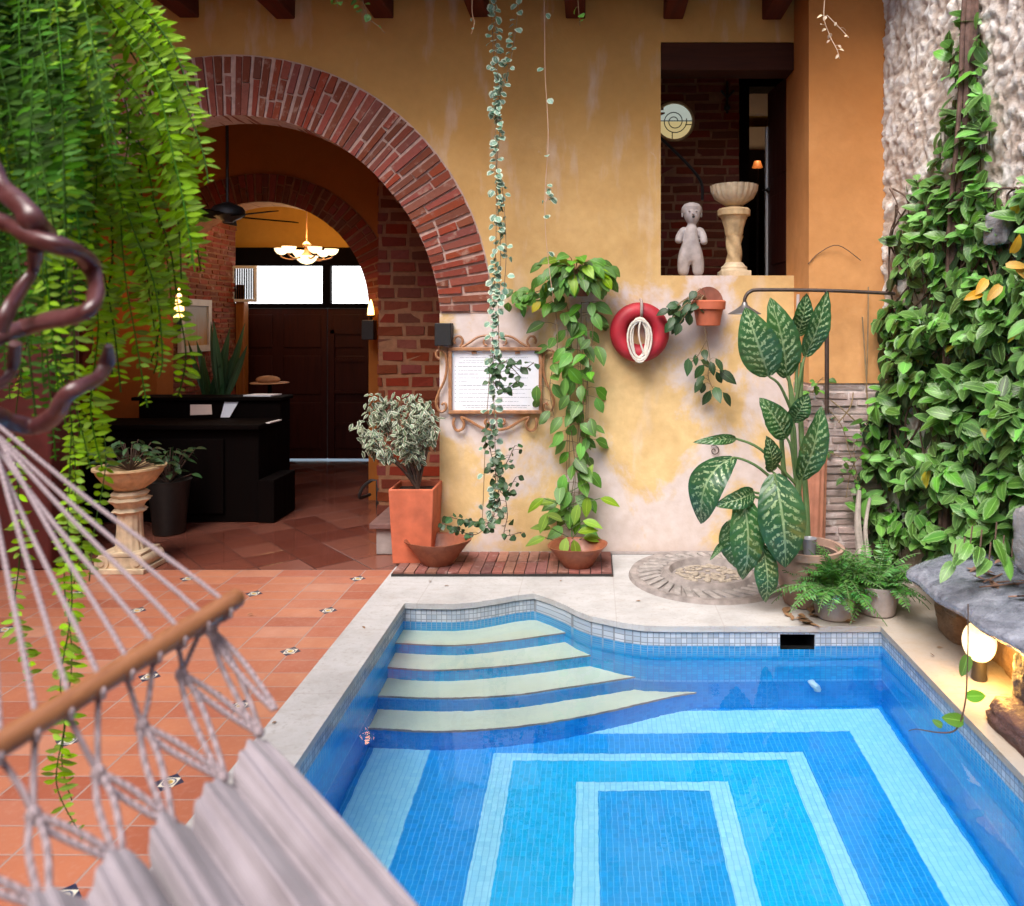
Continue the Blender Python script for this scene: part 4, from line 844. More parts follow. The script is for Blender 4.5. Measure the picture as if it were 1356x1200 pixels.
# iron shower
sh = thing('garden_shower', 'black pipe shower with a conical head reaching across the orange pillar', 'shower', P(1093, 460, 5.2))
m = MB(); Yp = 5.2; m.tube([P(1185, 389, Yp), P(1100, 385, Yp), P(1012, 384, Yp), P(994, 386, Yp), P(987, 394, Yp), P(986, 402, Yp)], .0125, 8, 4); m.build('arm_pipe', IRON_RUST, sh)
m = MB(); m.lathe(P(986, 404, Yp), [(.016, .02), (.022, .0), (.05, -.022), (.11, -.058), (.112, -.064), (.02, -.058)], 28); m.build('shower_head', mk_plain('grey_zinc', (.16, .15, .15), .4, .2, 20, .1, metal=.6), sh)
m = MB(); m.tube([P(1095, 385, Yp - .02), P(1095, 548, Yp - .02)], .0155, 8); m.build('drop_pipe', IRON_RUST, sh)
m = MB(); m.tube([P(1057, 390, 5.5), P(1055, 470, 5.5), P(1056, 640, 5.5)], .012, 8); tag(m.build('wall_pipe', mk_plain('pale_pipe', (.45, .38, .36), .6)), 'thin pale water pipe running down beside the pillar', 'pipe')
# spiral hook
m = MB(); c = N(946, 597, 5.785); m.tube([(c.x + (.006 + .0022 * k) * math.cos(.5 * k), c.y, c.z + (.006 + .0022 * k) * math.sin(.5 * k)) for k in range(18)], .004, 5); tag(m.build('wall_hook', IRON_RUST), 'small spiral iron hook on the worn ochre wall', 'hook')
# round drain
dc = V((.80, 5.29, 0)); rd = thing('foot_bath', 'round sunken stone foot bath under the big spotted leaves', 'basin', dc)
m = MB(); m.lathe(dc, [(.50, .03), (.54, .03), (.555, .0)], 48, cap=False)
m.lathe(dc, [(.50, .03), (.47, .016), (.33, .013), (.30, .05), (.27, .05), (.25, .010), (.01, .009)], 48, fn=lambda a, i, z: 1.0, cap=False); m.build('stone_bowl', mk_plain('worn_grey_stone', (.25, .22, .21), .85, .35, 12, .6), rd)
m = MB()
for k in range(34):
    a = 2 * math.pi * k / 34; a2_ = a + .5; m.obox(dc + V((.41 * math.cos(a), .41 * math.sin(a), .020)), V((math.cos(a2_), math.sin(a2_), 0)) * .085, V((-math.sin(a2_), math.cos(a2_), 0)) * .022, (0, 0, .008))
m.build('flutes', mk_plain('worn_flute', (.285, .26, .25), .8, .35, 14, .6), rd, smooth=False, bevel=.004)
m = MB()
for k in range(110):
    a = rr(0, 6.28); r = .22 * math.sqrt(random.random()); m.sphere(dc + V((r * math.cos(a), r * math.sin(a), .014)), rr(.012, .022), 7, 5, (1.2, 1, .5))
tag(m.build('pebbles', mk_plain('beige_pebble', (.31, .265, .215), .85, .3, 25, .3), rd), kind='stuff')
# slatted platform and bowls
pf = thing('brick_platform', 'low platform of reddish brick strips at the foot of the ochre wall', 'platform', (-.63, 5.5, 0))
m = MB(); m.box((-1.395, 5.276, .006), (.142, 5.765, .022)); fr = m.build('tray', IRON, pf, smooth=False)
m = MB()
for k in range(20):
    x = -1.39 + 1.527 * k / 20; m.box((x + .003, 5.284, .022), (x + .073, 5.52 + rr(-.02, .02), .034), .002); m.box((x + .003, 5.53, .022), (x + .073, 5.762, .034), .002)
m.build('brick_strips', mk_brick('strip_brick', (.20, .085, .07), (.27, .12, .095), .3, (.33, .22, .2)), fr, smooth=False)
def bowl(x, y, Y, rx, ry, h, rot, label, pts=0):
    c = P(x, y, Y); c.z = .035; b = thing('clay_bowl', label, 'bowl', c, 'carved bowls on the brick platform'); m = MB()
    def fn(a, i, z): q = (abs(math.cos(a + rot)) ** 2.6 + abs(math.sin(a + rot)) ** 2.6) ** (-1 / 2.6); return 1 + (q - 1) * min(1, z / h * 1.2)
    m.lathe(c, [(.095, .004), (.105, 0), (.115, .012), (.15, h * .4), (.19, h * .75), (.222, h * .97), (.224, h), (.212, h), (.2, h * .9), (.15, h * .45), (.10, .03), (.01, .028)], 40, fn, rx, ry)
    m.build('bowl_body', WOOD_BOWL, b, sharp=60); return b
bowl(580, 748, 5.47, 1.0, .80, .175, .6, 'empty brown clay bowl on the brick platform near the square planter')
bowl(765, 752, 5.42, .93, .80, .155, .2, 'brown clay bowl below the trailing pothos with pale green leaves behind')
# young plant behind the right bowl
yp = thing('young_plant', 'young plant with lime green leaves rising behind the clay bowl', 'plant', P(757, 722, 5.62))
ms, ml = MB(), MB(); c = P(757, 724, 5.62); c.z = .04
ms.tube([c, c + V((.0, 0, .2)), P(752, 640, 5.66)], .006, 6, 4)
for x, y, dx, dz in ((730, 700, -1, .25), (722, 712, -1, -.2), (765, 705, .9, .3), (772, 712, 1, .05), (750, 712, -.2, -.8), (760, 715, .2, -.9), (795, 660, 1, -.2), (778, 658, -.1, -1), (766, 668, -.3, -1), (735, 665, -1, .1), (745, 690, -.5, .4), (776, 640, .2, .9), (720, 660, -.8, -.5), (725, 680, -.5, -1), (772, 690, .8, -.1)):
    q = P(x, y, 5.55 + rr(-.06, .05)); ms.tube([P(754, min(y + 12, 722), 5.62), q], .003, 4); ml.leaf(q, V((dx, -.3, dz)), V((0, -.5, .8)), .155, .075, 'ovate', .25, .4, 6)
ms.build('stem', STEM_G, yp); ml.build('foliage', LEAF_L, yp)
# variegated ficus in tall square planter
Yf = 5.62; fx = P(551, 0, Yf).x
fp = thing('potted_ficus', 'variegated ficus in a tall square terracotta planter beside the notice wall', 'plant', (fx, Yf, 0))
def sqpot(m, c, w0, w1, h, t=.02):
    vs = []
    for w_, z in ((w0, 0), (w1, h), (w1 - t, h), (w1 - t, h - .05)): vs += [c + V((sx * w_, sy * w_, z)) for sx, sy in ((-1, -1), (1, -1), (1, 1), (-1, 1))]
    fs = [(3, 2, 1, 0), (12, 13, 14, 15)]
    for l in range(3): fs += [(l * 4 + k, l * 4 + (k + 1) % 4, l * 4 + 4 + (k + 1) % 4, l * 4 + 4 + k) for k in range(4)]
    m.add(vs, fs)
m = MB(); sqpot(m, V((fx, Yf, .03)), .138, .163, .54); m.build('planter', TERRA, fp, smooth=False, bevel=.008)
m = MB(); m.box((fx - .14, Yf - .14, .50), (fx + .14, Yf + .14, .53)); m.build('soil', SOIL, fp)
ms, ml = MB(), MB(); b0 = V((fx + .02, Yf - .02, .53)); cc = P(525, 562, Yf)
tips = []
for k in range(34):
    an = rr(0, 2 * math.pi); el = rr(-1.1, 1.2); q = cc + V((math.cos(an) * math.cos(el) * .27, math.sin(an) * math.cos(el) * .2 - .03, math.sin(el) * .21)); mid = b0.lerp(q, .45) + V((rr(-.04, .04), rr(-.03, .03), .06)); ms.tube([b0, b0.lerp(mid, .5) + V((0, 0, .02)), mid, q], [.009, .007, .005, .002], 5, 3); tips.append((mid, q))
for k in range(1150):
    mid, q = random.choice(tips); t = rr(.35, 1.15); p = mid.lerp(q, t) + V((rr(-.05, .05), rr(-.05, .05), rr(-.04, .04))); ml.leaf(p, V((rr(-1, 1), rr(-1, .4), rr(-1.2, .2))), V((rr(-.5, .5), -.5, .7)), rr(.04, .068), rr(.022, .032), 'ovate', .2, rr(.1, .7), 3)
ms.build('branches', STEM_D, fp); ml.build('foliage', LEAF_F, fp)
# stone step beside planter
stp = thing('stone_step', 'grey cement step at the brick arch jamb beside the square planter', 'step', (-1.72, 5.95, 0))
m = MB(); m.box((P(497, 0, 5.78).x, 5.80, 0), (-1.18, 6.4, .20)); m.build('block', CONC, stp, smooth=False, bevel=.008)
m = MB(); m.box((P(493, 0, 5.78).x - .02, 5.765, .202), (-1.18, 6.4, .245)); m.build('slab', mk_plain('clay_slab', (.17, .09, .08), .7, .25), stp, smooth=False, bevel=.006)
# left pedestal planter
def flute(n, a): return lambda an, i, z: 1 + a * (abs(math.cos(n * an / 2)) - .5)
def pedestal_base(m, c, s):
    m.obox(c + V((0, 0, .02 * s)), (.15 * s, 0, 0), (0, .15 * s, 0), (0, 0, .02 * s)); m.lathe(c, [(.13 * s, .04 * s), (.14 * s, .06 * s), (.12 * s, .085 * s), (.10 * s, .1 * s)], 24)
pp_ = thing('pedestal_planter', 'cream fluted bowl planter on a carved column just inside the arch', 'planter', (P(172, 0, 5.48).x, 5.48, 0))
c = V((P(172, 0, 5.48).x, 5.48, 0))
m = MB(); m.obox(c + V((0, 0, .018)), (.185, 0, 0), (0, .15, 0), (0, 0, .018)); m.obox(c + V((0, 0, .075)), (.13, 0, 0), (0, .12, 0), (0, 0, .038))
for sx in (-1, 1):
    m.tube([c + V((sx * .125, -.13, .075)), c + V((sx * .125, .13, .075))], .052, 16); m.tube([c + V((sx * .125, -.138, .075)), c + V((sx * .125, .138, .075))], .026, 12)
m.obox(c + V((0, 0, .128)), (.15, 0, 0), (0, .125, 0), (0, 0, .012)); m.build('base', CREAM, pp_, bevel=.004)
m = MB(); m.lathe(c, [(.095, .14), (.088, .17), (.08, .30), (.078, .40)], 60, flute(14, .10)); m.build('shaft', CREAM, pp_)
m = MB(); m.lathe(c, [(.082, .40), (.11, .42), (.085, .44), (.10, .47), (.135, .50), (.10, .515), (.12, .54), (.10, .56)], 40, flute(8, .16))
for k in range(8):
    a = 2 * math.pi * k / 8; m.leaf(c + V((.085 * math.cos(a), .085 * math.sin(a), .40)), (math.cos(a) * .3, math.sin(a) * .3, 1), (-math.cos(a), -math.sin(a), 0), .15, .07, 'ovate', .2, -1.2, 6)
m.build('capital', CREAM, pp_)
m = MB(); m.lathe(c, [(.07, .56), (.10, .575), (.16, .62), (.205, .685), (.222, .715), (.235, .72), (.235, .735), (.21, .735), (.19, .70), (.02, .69)], 64, lambda an, i, z: 1 + (.05 * (abs(math.cos(9 * an)) - .5) if .57 < z < .70 else 0)); m.build('fluted_bowl', CREAM_D, pp_)
ms, ml = MB(), MB()
for k in range(60):
    an = rr(0, 6.28); r = rr(.02, .2); q = c + V((r * math.cos(an), r * math.sin(an) * .8, .73 + rr(.02, .2))); ms.tube([c + V((0, 0, .70)), q], .003, 4); ml.leaf(q, V((math.cos(an), math.sin(an), rr(-.5, .5))), V((0, -.4, .8)), rr(.06, .1), rr(.03, .05), 'ovate', .2, .5, 4)
ms.build('stem', STEM_D, pp_); ml.build('foliage', LEAF_D, pp_)
# dark plants near desk: snake plant & leafy
sp = thing('snake_plant', 'dark snake plant with upright pointed leaves in front of the framed picture', 'plant', (P(283, 0, 7.5).x, 7.55, 0))
c = V((P(283, 0, 7.55).x, 7.58, 0)); m = MB(); m.lathe(c, [(.13, 0), (.16, .02), (.2, .6), (.21, .95), (.22, 1.0), (.19, 1.0), (.18, .96), (.01, .95)], 24); m.build('pot', TERRA_D, sp)
ml = MB()
for k in range(16):
    an = rr(0, 6.28); b = c + V((rr(-.1, .1), rr(-.06, .06), .95)); ml.leaf(b, V((rr(-.45, .45), rr(-.3, .3), 1)), (rr(-.3, .3), -1, .1), rr(.45, .85), rr(.05, .08), 'lance', .35, rr(-.1, .25), 7)
ml.build('leaves', LEAF_D, sp)
dp = thing('dark_potted_plant', 'small dark leafy plant beside the black desk and pedestal planter', 'plant', (P(224, 0, 6.4).x, 6.4, 0)); c = V((P(224, 0, 6.4).x, 6.4, 0))
m = MB(); m.lathe(c, [(.11, 0), (.12, .01), (.16, .42), (.175, .45), (.15, .45), (.01, .42)], 24); m.build('pot', IRON, dp)
ml, ms = MB(), MB()
for k in range(46):
    an = rr(0, 6.28); r = rr(.03, .22); q = c + V((r * math.cos(an), r * math.sin(an), .45 + rr(.03, .26))); ms.tube([c + V((0, 0, .42)), q], .003, 4); ml.leaf(q, V((math.cos(an), math.sin(an), rr(-.6, .4))), (0, -.3, .9), rr(.08, .13), rr(.04, .055), 'ovate', .25, .6, 4)
ms.build('stem', STEM_D, dp); ml.build('foliage', LEAF_D, dp)
# statue and birdbath on the sill
sc_ = P(915, 366, 6.02); sc_.z = WZ0 - .01
stt = thing('child_statue', 'weathered white statue of a bare standing child with cut forearms on the window sill', 'statue', sc_)
Q = lambda x, y, dy=0: P(860 + x / 4.615, 120 + y / 4.615, 6.02 + dy)
hx = 255
skin_obj('body', [[(Q(hx - 2, 985), (.098, .075)), (Q(hx - 4, 925), (.090, .070)), (Q(hx - 2, 875), (.080, .062)), (Q(hx + 1, 846), (.066, .054)), (Q(hx + 4, 828), (.040, .040)), (Q(hx + 5, 815), (.034, .034)), (Q(hx + 6, 792, -.005), (.066, .062)), (Q(hx + 4, 752, -.005), (.086, .080)), (Q(hx + 4, 718), (.068, .066)), (Q(hx + 4, 700), (.035, .035))],
    [('at', 0, 0), (Q(210, 1035), (.062, .060)), (Q(207, 1085), (.054, .052)), (Q(206, 1137), (.046, .046))], [('at', 0, 0), (Q(294, 1035), (.062, .060)), (Q(298, 1085), (.054, .052)), (Q(298, 1137), (.046, .046))],
    [(Q(232, 850), (.034, .034)), (Q(200, 858), (.036, .034)), (Q(182, 892, -.02), (.034, .032)), (Q(174, 932, -.05), (.030, .030))], [(Q(284, 850), (.034, .034)), (Q(316, 858), (.036, .034)), (Q(330, 892, -.02), (.034, .032)), (Q(336, 942, -.05), (.030, .030))]], STATUE, stt, 2, .005)
hd = Q(hx + 4, 752, -.005)
m = MB(); m.sphere(hd + V((.004, -.076, -.036)), .010, 10, 8, (1.1, .5, 1)); m.build('mouth', BLACK, stt)
m = MB(); m.sphere(hd + V((.0, -.078, -.010)), .011, 10, 8, (.8, .9, 1.1)); m.build('nose', STATUE, stt)
for sx in (-1, 1): m = MB(); m.sphere(hd + V((sx * .075, 0, -.01)), .016, 10, 8, (.5, .8, 1.3)); m.build('ear', STATUE, stt)
for sx in (-1, 1): m = MB(); m.sphere(hd + V((sx * .028, -.0735, .008)), .006, 10, 8, (1.4, .5, .8)); m.build('eye', mk_plain('statue_shadow_grey', (.16, .14, .13), .9) if sx < 0 else bpy.data.materials['statue_shadow_grey'], stt)
m = MB(); m.lathe(hd + V((0, .004, 0)), [(.079, .0), (.083, .022), (.078, .05), (.058, .074), (.025, .086), (.003, .089)], 22, lambda a, i, z: 1 + .03 * math.sin(9 * a + i) - (.14 * max(0, -math.sin(a)) if z < .025 else 0), cap=False); m.build('hair', STATUE, stt)
bb = thing('birdbath', 'ochre stone birdbath with shell bowl and twisted column on the window sill', 'birdbath', P(972, 366, 6.05)); c = P(972, 366, 6.05); c.z = WZ0 - .01; uz = lambda y: P(0, y, 6.05).z - c.z
m = MB(); m.obox(c + V((0, 0, .03)), (.115, 0, 0), (0, .115, 0), (0, 0, .03)); m.lathe(c, [(.115, .06), (.10, .075), (.105, .09), (.085, .105), (.066, .13)], 28); m.build('base', CREAM, bb, bevel=.006)
m = MB(); vs = []; sg = 40
prof = [(.062, .12), (.058, .16), (.057, .2), (.058, .25), (.061, .30), (.066, .34)]; prof = [(interp([(z, r) for r, z in prof], .12 + .22 * i / 30), .12 + .22 * i / 30) for i in range(31)]
m.lathe(c, prof, 48, lambda a, i, z: 1 + .10 * math.sin(3 * a + z * 42)); m.build('twisted_column', CREAM_D, bb)
m = MB(); m.lathe(c, [(.062, .34), (.07, .36), (.075, .40), (.09, .45), (.095, .47), (.10, .475), (.105, .49), (.125, .50), (.128, .54), (.115, .555), (.075, .56), (.05, .575)], 40, flute(10, .06)); m.build('capital', CREAM_D, bb)
m = MB(); m.lathe(c, [(.06, .575), (.10, .60), (.15, .635), (.178, .69), (.185, .735), (.165, .735), (.15, .70), (.02, .65)], 84, lambda a, i, z: 1 + .07 * (abs(math.cos(11 * a)) - .5)); m.build('shell_bowl', CREAM, bb)
# ribbed clay pipe
m = MB(); c0 = P(1074, 725, 5.2); c1 = P(1080, 590, 5.24); m.v = []; 
def rib(u, v): a = math.pi * (u * 1.5 - .25) + math.pi; ce = c0.lerp(c1, v); r = .078 + .003 * math.cos(60 * u) + .012 * (1 - v); return ce + V((r * math.cos(a), r * math.sin(a), 0))
m.grid(rib, 72, 6); b0_ = len(m.v); m.grid(lambda u, v: c0.lerp(c1, v) + (rib(u, v) - c0.lerp(c1, v)) * .86, 72, 2)
tag(m.build('ridge_tile', mk_plain('pink_terracotta', (.46, .19, .12), .8, .2, 9, .2)), 'tall ribbed terracotta tile standing against the bare brick of the pillar', 'tile')
# dumb cane
Yd = 4.78; dcn = thing('dumb_cane', 'tall dumb cane with big cream striped leaves in a pale clay pot', 'plant', (P(1066, 0, Yd).x, Yd, 0)); pc_ = V((P(1068, 0, Yd).x, Yd, .006))
m = MB(); m.lathe(pc_, [(.12, 0), (.14, .01), (.19, .2), (.205, .31), (.225, .315), (.23, .36), (.205, .36), (.2, .32), (.01, .31)], 36); m.build('pot', mk_plain('chalky_terracotta', (.34, .22, .17), .85, .35, 8, .3), dcn)
m = MB(); m.lathe(pc_, [(.2, .318), (.1, .33), (.01, .335)], 24); m.build('soil', SOIL, dcn)
ms = MB()
for pts in ([(1066, 728), (1062, 690), (1056, 640), (1050, 580), (1047, 520), (1044, 498)], [(1060, 728), (1050, 680), (1040, 640), (1036, 600), (1034, 560)], [(1070, 728), (1068, 670), (1063, 600), (1060, 540), (1062, 480)]):
    ms.tube([P(x, y, Yd) for x, y in pts], [.020, .019, .018, .016, .013, .010][:len(pts)], 8, 4)
LV = [((1018, 498), (987, 407), 54, -.10, 'u'), ((1042, 500), (1020, 394), 46, .03, 'u'), ((1066, 472), (1095, 385), 31, -.02, 'u'), ((1056, 445), (1068, 388), 27, .10, 'u'), ((1042, 580), (1006, 527), 36, -.08, 'u'), ((1061, 636), (1088, 538), 38, -.12, 'u'), ((1050, 558), (1070, 520), 27, -.05, 'u'), ((1022, 624), (1014, 577), 28, -.05, 'u'),
      ((972, 606), (928, 694), 46, -.18, 'a'), ((974, 581), (917, 586), 14, -.12, 's'), ((1026, 628), (1040, 752), 63, -.30, 'd'), ((984, 656), (984, 768), 48, -.25, 'd'), ((1010, 722), (1014, 798), 33, -.22, 'd'), ((966, 690), (976, 752), 36, -.10, 'd'), ((998, 652), (946, 670), 26, -.2, 's'), ((956, 722), (940, 742), 9, -.1, 's')]
def big_leaf(b, t, wpx, dY, ty):
    p0 = P(b[0], b[1], Yd + dY); Yt = Yd + dY + {'u': -.10, 'a': -.02, 's': -.12, 'd': .02}[ty]; p1 = P(t[0], t[1], Yt); ax_ = p1 - p0; L = ax_.length; ax_.normalize()
    toc = V((rr(-.35, .35), -1, .2)); sd = ax_.cross(toc).normalized(); nn = sd.cross(ax_).normalized(); Wd = wpx * (Yd + dY) / F; bow = {'u': .10, 'a': .28, 's': .22, 'd': .16}[ty] * L; lat = {'a': -.20}.get(ty, 0) * L; ph = rr(0, 6)
    def fn(u, v):
        q = 2 * u - 1; w_ = max(.012, math.sin(math.pi * min(1, (v ** .85) * .96 + .04)) ** .75) * Wd / 2; cpt = p0 + ax_ * L * v + nn * bow * math.sin(math.pi * v) + (V((-1, 0, .35)) * abs(lat) * math.sin(math.pi * v ** .8) if lat else V((0, 0, 0)))
        fold = .22 if ty != 'd' else -.12
        return cpt + sd * q * w_ + nn * (abs(q) * w_ * fold + .006 * math.sin(ph + 13 * v) * q * q + .004 * math.sin(40 * v) * abs(q))
    m = MB(); m.grid(fn, 10, 22); m.build('leaf', DIEFF, dcn, sharp=180)
    k = P(1054, min(max(b[1] + 60, 520), 700), Yd); ms.tube([k, k.lerp(p0, .6) + V((0, -.02, .05)), p0, p0 + ax_ * L * .12 + nn * bow * .35], [.012, .009, .007, .004], 7, 5)
for l in LV: big_leaf(*l)
ms.build('stem', STEM_G, dcn)
m = MB(); q = P(1072, 712, 4.66); m.lathe((q.x, q.y, .34), [(.03, 0), (.035, .0), (.042, .10), (.045, .105), (.040, .10), (.03, .01)], 18); tag(m.build('plastic_cup', mk_plain('clear_plastic', (.25, .25, .28), .2)), 'small grey plastic cup standing in the dumb cane pot', 'cup')
# potted ferns
def frond(ml, ms, p, d, L, n, pl, droop=1.2, nrm=(0, 0, 1), pw=.3, tip=1.0):
    p = V(p); d = V(d).normalized(); pts = [p.copy()]; st = L / n
    for i in range(n):
        d = (d + V((0, 0, -droop * st)) + V((rr(-.04, .04), rr(-.04, .04), 0))).normalized(); p = p + d * st; pts.append(p.copy())
        t = (i + 1) / n; sd = d.cross(V((nrm[0] + .01, nrm[1], nrm[2] + .02)));
        if sd.length < .05: sd = d.cross(V((0, 1, 0)))
        sd.normalize(); l = pl * (math.sin(math.pi * min(1, t * .9 + .12)) ** .6) * (1 if t < .85 else lerp(1, .35, (t - .85) / .15))
        for sg in (-1, 1): ml.leaf(p, sd * sg + d * .35 + V((0, 0, rr(-.25, .1))), sd.cross(d) + V((rr(-.3, .3), rr(-.3, .3), rr(-.3, .3))), l * rr(.85, 1.15), l * pw, 'lance', .15, rr(0, .6), 2)
    ms.tube(pts, .0022, 4, cap=False)
def fern_pot(c, r, h, n, L, label, sq=1):
    t = thing('potted_fern', label, 'plant', c, 'potted ferns at the pool corner'); c = V(c); m = MB(); m.lathe(c, [(r * .75, 0), (r * .9, .01), (r, h * .6), (r * 1.1, h), (r * 1.0, h), (r * .9, h - .03), (.01, h - .04)], 30); m.build('pot', CONC, t)
    ms, ml = MB(), MB()
    for k in range(n):
        an = rr(0, 6.28); el = rr(.25, 1.3); frond(ml, ms, c + V((rr(-.6, .6) * r, rr(-.6, .6) * r, h - .02)), (math.cos(an) * math.cos(el), math.sin(an) * math.cos(el), math.sin(el)), L * rr(.6, 1.1), 18, .050, 3.6 * sq, pw=.36)
    ms.build('stem', STEM_G, t); ml.build('fronds', FERN_P, t)
fern_pot((1.44, 4.56, .006), .12, .19, 100, .37, 'bushy green fern in a low grey pot in front of the dumb cane')
fern_pot((1.72, 4.62, .006), .12, .18, 60, .36, 'drooping fern in a grey pot at the pool corner under the vine')
m = MB()
for x_, y_ in ((-1.3, 4.3), (-.9, 5.0), (-2.0, 4.6), (-2.4, 3.9), (-.2, 5.1), (.3, 4.75), (-1.7, 3.6), (-1.33, 3.3), (1.8, 4.2), (1.75, 4.0), (-1.0, 5.12), (.1, 5.2)): m.leaf(V((x_ + rr(-.1, .1), y_ + rr(-.1, .1), .010)), (rr(-1, 1), rr(-1, 1), .1), (0, 0, 1), rr(.02, .045), rr(.012, .02), 'ovate', .3, rr(-.4, .6), 4)
for k in range(14): q = V((1.36 + rr(-.22, .12), 4.52 + rr(-.08, .08), .012)); m.leaf(q, (rr(-1, 1), rr(-1, 1), .1), (0, 0, 1), rr(.05, .12), rr(.025, .05), 'ovate', .3, rr(-.4, .6), 4)
tag(m.build('fallen_leaves', mk_plain('dry_leaf', (.22, .12, .06), .8, .35)), 'dry brown leaves fallen on the paving before the fern pots', 'leaves', kind='stuff')
# small weeds on the pillar foot
wd = thing('wall_weed', 'wiry weed growing out of the whitewashed bricks of the pillar', 'plant', P(1125, 600, 5.38)); ms, ml = MB(), MB()
for pts, n in (([(1140, 640), (1125, 600), (1115, 565), (1095, 540)], 8), ([(1140, 650), (1118, 610), (1098, 600)], 7), ([(1145, 700), (1135, 640), (1132, 590), (1150, 560)], 10), ([(1120, 660), (1128, 620), (1140, 605)], 8), ([(1076, 520), (1082, 508), (1090, 500)], 7)):
    vine(ms, ml, [P(x, y, 5.34 + rr(-.05, .03)) for x, y in pts], .003, n, .07, .045, 'ovate', .04, .1, .6, .03)
for x0, y0, x1, y1 in ((1142, 420, 1150, 560), (1150, 380, 1147, 520), (1130, 520, 1110, 560), (1135, 560, 1100, 530)): ms.tube([P(x0, y0, 5.36), P((x0 + x1) / 2 + rr(-8, 8), (y0 + y1) / 2, 5.33), P(x1, y1, 5.35)], .005, 5, 4)
ms.build('stem', STEM, wd); ml.build('foliage', LEAF, wd)
m = MB(); m.tube([P(1140, 735, 5.0), P(1136, 690, 5.1), P(1138, 650, 5.2)], [.03, .022, .014], 8, 4); m.tube([P(1150, 740, 5.0), P(1146, 700, 5.1), P(1152, 660, 5.2)], [.018, .014, .01], 8, 4); tag(m.build('dead_trunk', mk_plain('grey_bark', (.30, .26, .23), .9, .3, 15, .6)), 'grey dead trunk stump between pillar and vine', 'trunk')
# ---------------------------------------------------------------- wall vine
wv = thing('wall_vine', 'dense pothos vine climbing the limewashed rubble wall', 'vine', (2.2, 4.3, 0))
POLY = [(1272, 18), (1302, 15), (1300, 90), (1312, 170), (1305, 250), (1330, 255), (1370, 235), (1440, 200), (1460, 740), (1330, 745), (1255, 728), (1215, 752), (1185, 760), (1160, 735), (1140, 660), (1150, 600), (1140, 560), (1165, 520), (1172, 470), (1160, 420), (1175, 370), (1190, 335), (1180, 310), (1215, 268), (1200, 240), (1240, 210), (1245, 150), (1262, 130), (1255, 80)]
def inpoly(x, y, P_=POLY):
    r = False
    for (a, b), (c, d) in zip(P_, P_[1:] + P_[:1]):
        if (b > y) != (d > y) and x < (c - a) * (y - b) / (d - b) + a: r = not r
    return r
def wall_hit(x):
    k = (x - CX) / F
    for a, b in zip(SW, SW[1:]):
        # X = k*Y on segment
        dx, dy = b[0] - a[0], b[1] - a[1]; den = dx - k * dy
        if abs(den) < 1e-9: continue
        t = (k * a[1] - a[0]) / den
        if 0 <= t <= 1: return a[1] + dy * t
    return SW[0][1] if k < SW[0][0] / SW[0][1] else 2.6
ml, ms, md = MB(), MB(), MB(); cnt = 0
while cnt < 2700:
    x, y = rr(1130, 1460), rr(10, 770)
    if not inpoly(x, y): continue
    if y < 250 and random.random() < .45: continue
    gapn = noise.noise(V((x * .022, y * .022, 7))) + .5 * noise.noise(V((x * .06, y * .06, 2)))
    if y > 250 and gapn < -.12 and random.random() < .85: continue
    Yv = wall_hit(x); dens = min(1, max(0, (y - 230) / 200)); out = (rr(.02, .06) + max(0, gapn + .25) * .28 * dens) * (1 if random.random() < .8 else .4)
    if x < 1200: out *= .7
    w0 = P(x, y, Yv); n = swn(w0.x, w0.y); dirc = (w0 - V((0, 0, 1.75))); q = w0 - dirc.normalized() * out * 1.2
    d = V((rr(-1, .6), rr(-1, .5), rr(-1, .45))); s_ = rr(.5, 1.3); cnt += 1
    ml.leaf(q, d, n * .8 + V((rr(-.5, .5), rr(-.6, .2), .7)), .118 * s_, .098 * s_, 'heart', rr(.02, .35), rr(-.1, .9), 5)
    if random.random() < .5: ms.tube([q, q.lerp(w0, .5) + V((0, 0, -.03)), w0 + V((0, 0, -.08))], .0035, 4)
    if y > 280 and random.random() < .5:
        q2 = w0 - dirc.normalized() * rr(.02, .06); md.leaf(q2, V((rr(-1, 1), rr(-1, .6), -1)), n + V((0, 0, .3)), .16, .12, 'heart', .1, .3, 3)  # darker back leaves put shade into the gaps by colour
for k in range(90):
    x, y = rr(1150, 1420), rr(300, 720)
    if not inpoly(x, y): continue
    pts = [(x, y)]
    for _ in range(4): pts.append((max(1178, pts[-1][0] + rr(-28, 28)), max(250, pts[-1][1] - rr(20, 50))))
    ms.tube([P(a, b, wall_hit(a) - rr(.03, .09)) for a, b in pts], rr(.003, .008), 5, 4)
ms.tube([P(1140, 345, 5.37), P(1110, 325, 5.36), P(1085, 335, 5.39), P(1070, 350, 5.39)][::-1], .003, 4, 5)
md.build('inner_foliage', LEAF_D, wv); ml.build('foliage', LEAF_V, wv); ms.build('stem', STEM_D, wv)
m = MB()
for dx, r in ((0, .026), (6, .018), (-7, .014), (3, .02)): m.tube([P(x + dx + rr(-2, 2), y, wall_hit(x) - .05) for x, y in ((1289, -60), (1284, 30), (1279, 120), (1275, 200), (1266, 270), (1262, 360), (1255, 520), (1250, 740))], r, 7, 4)
m.build('trunk', mk_plain('brown_vine_bark', (.13, .075, .06), .9, .4, 25, .8), wv)
ml = MB()
for x, y in ((1332, 352), (1345, 356), (1306, 370), (1340, 335), (1300, 388), (1325, 378)): ml.leaf(P(x, y, 3.95), V((rr(-1, 1), -.3, rr(-1, .3))), (0, -1, .5), .11, .075, 'heart', .3, .6, 5)
ml.build('yellow_leaves', mk_foliage('yellowed_leaf', (.62, .42, .03), (.70, .30, .04), .2), wv)
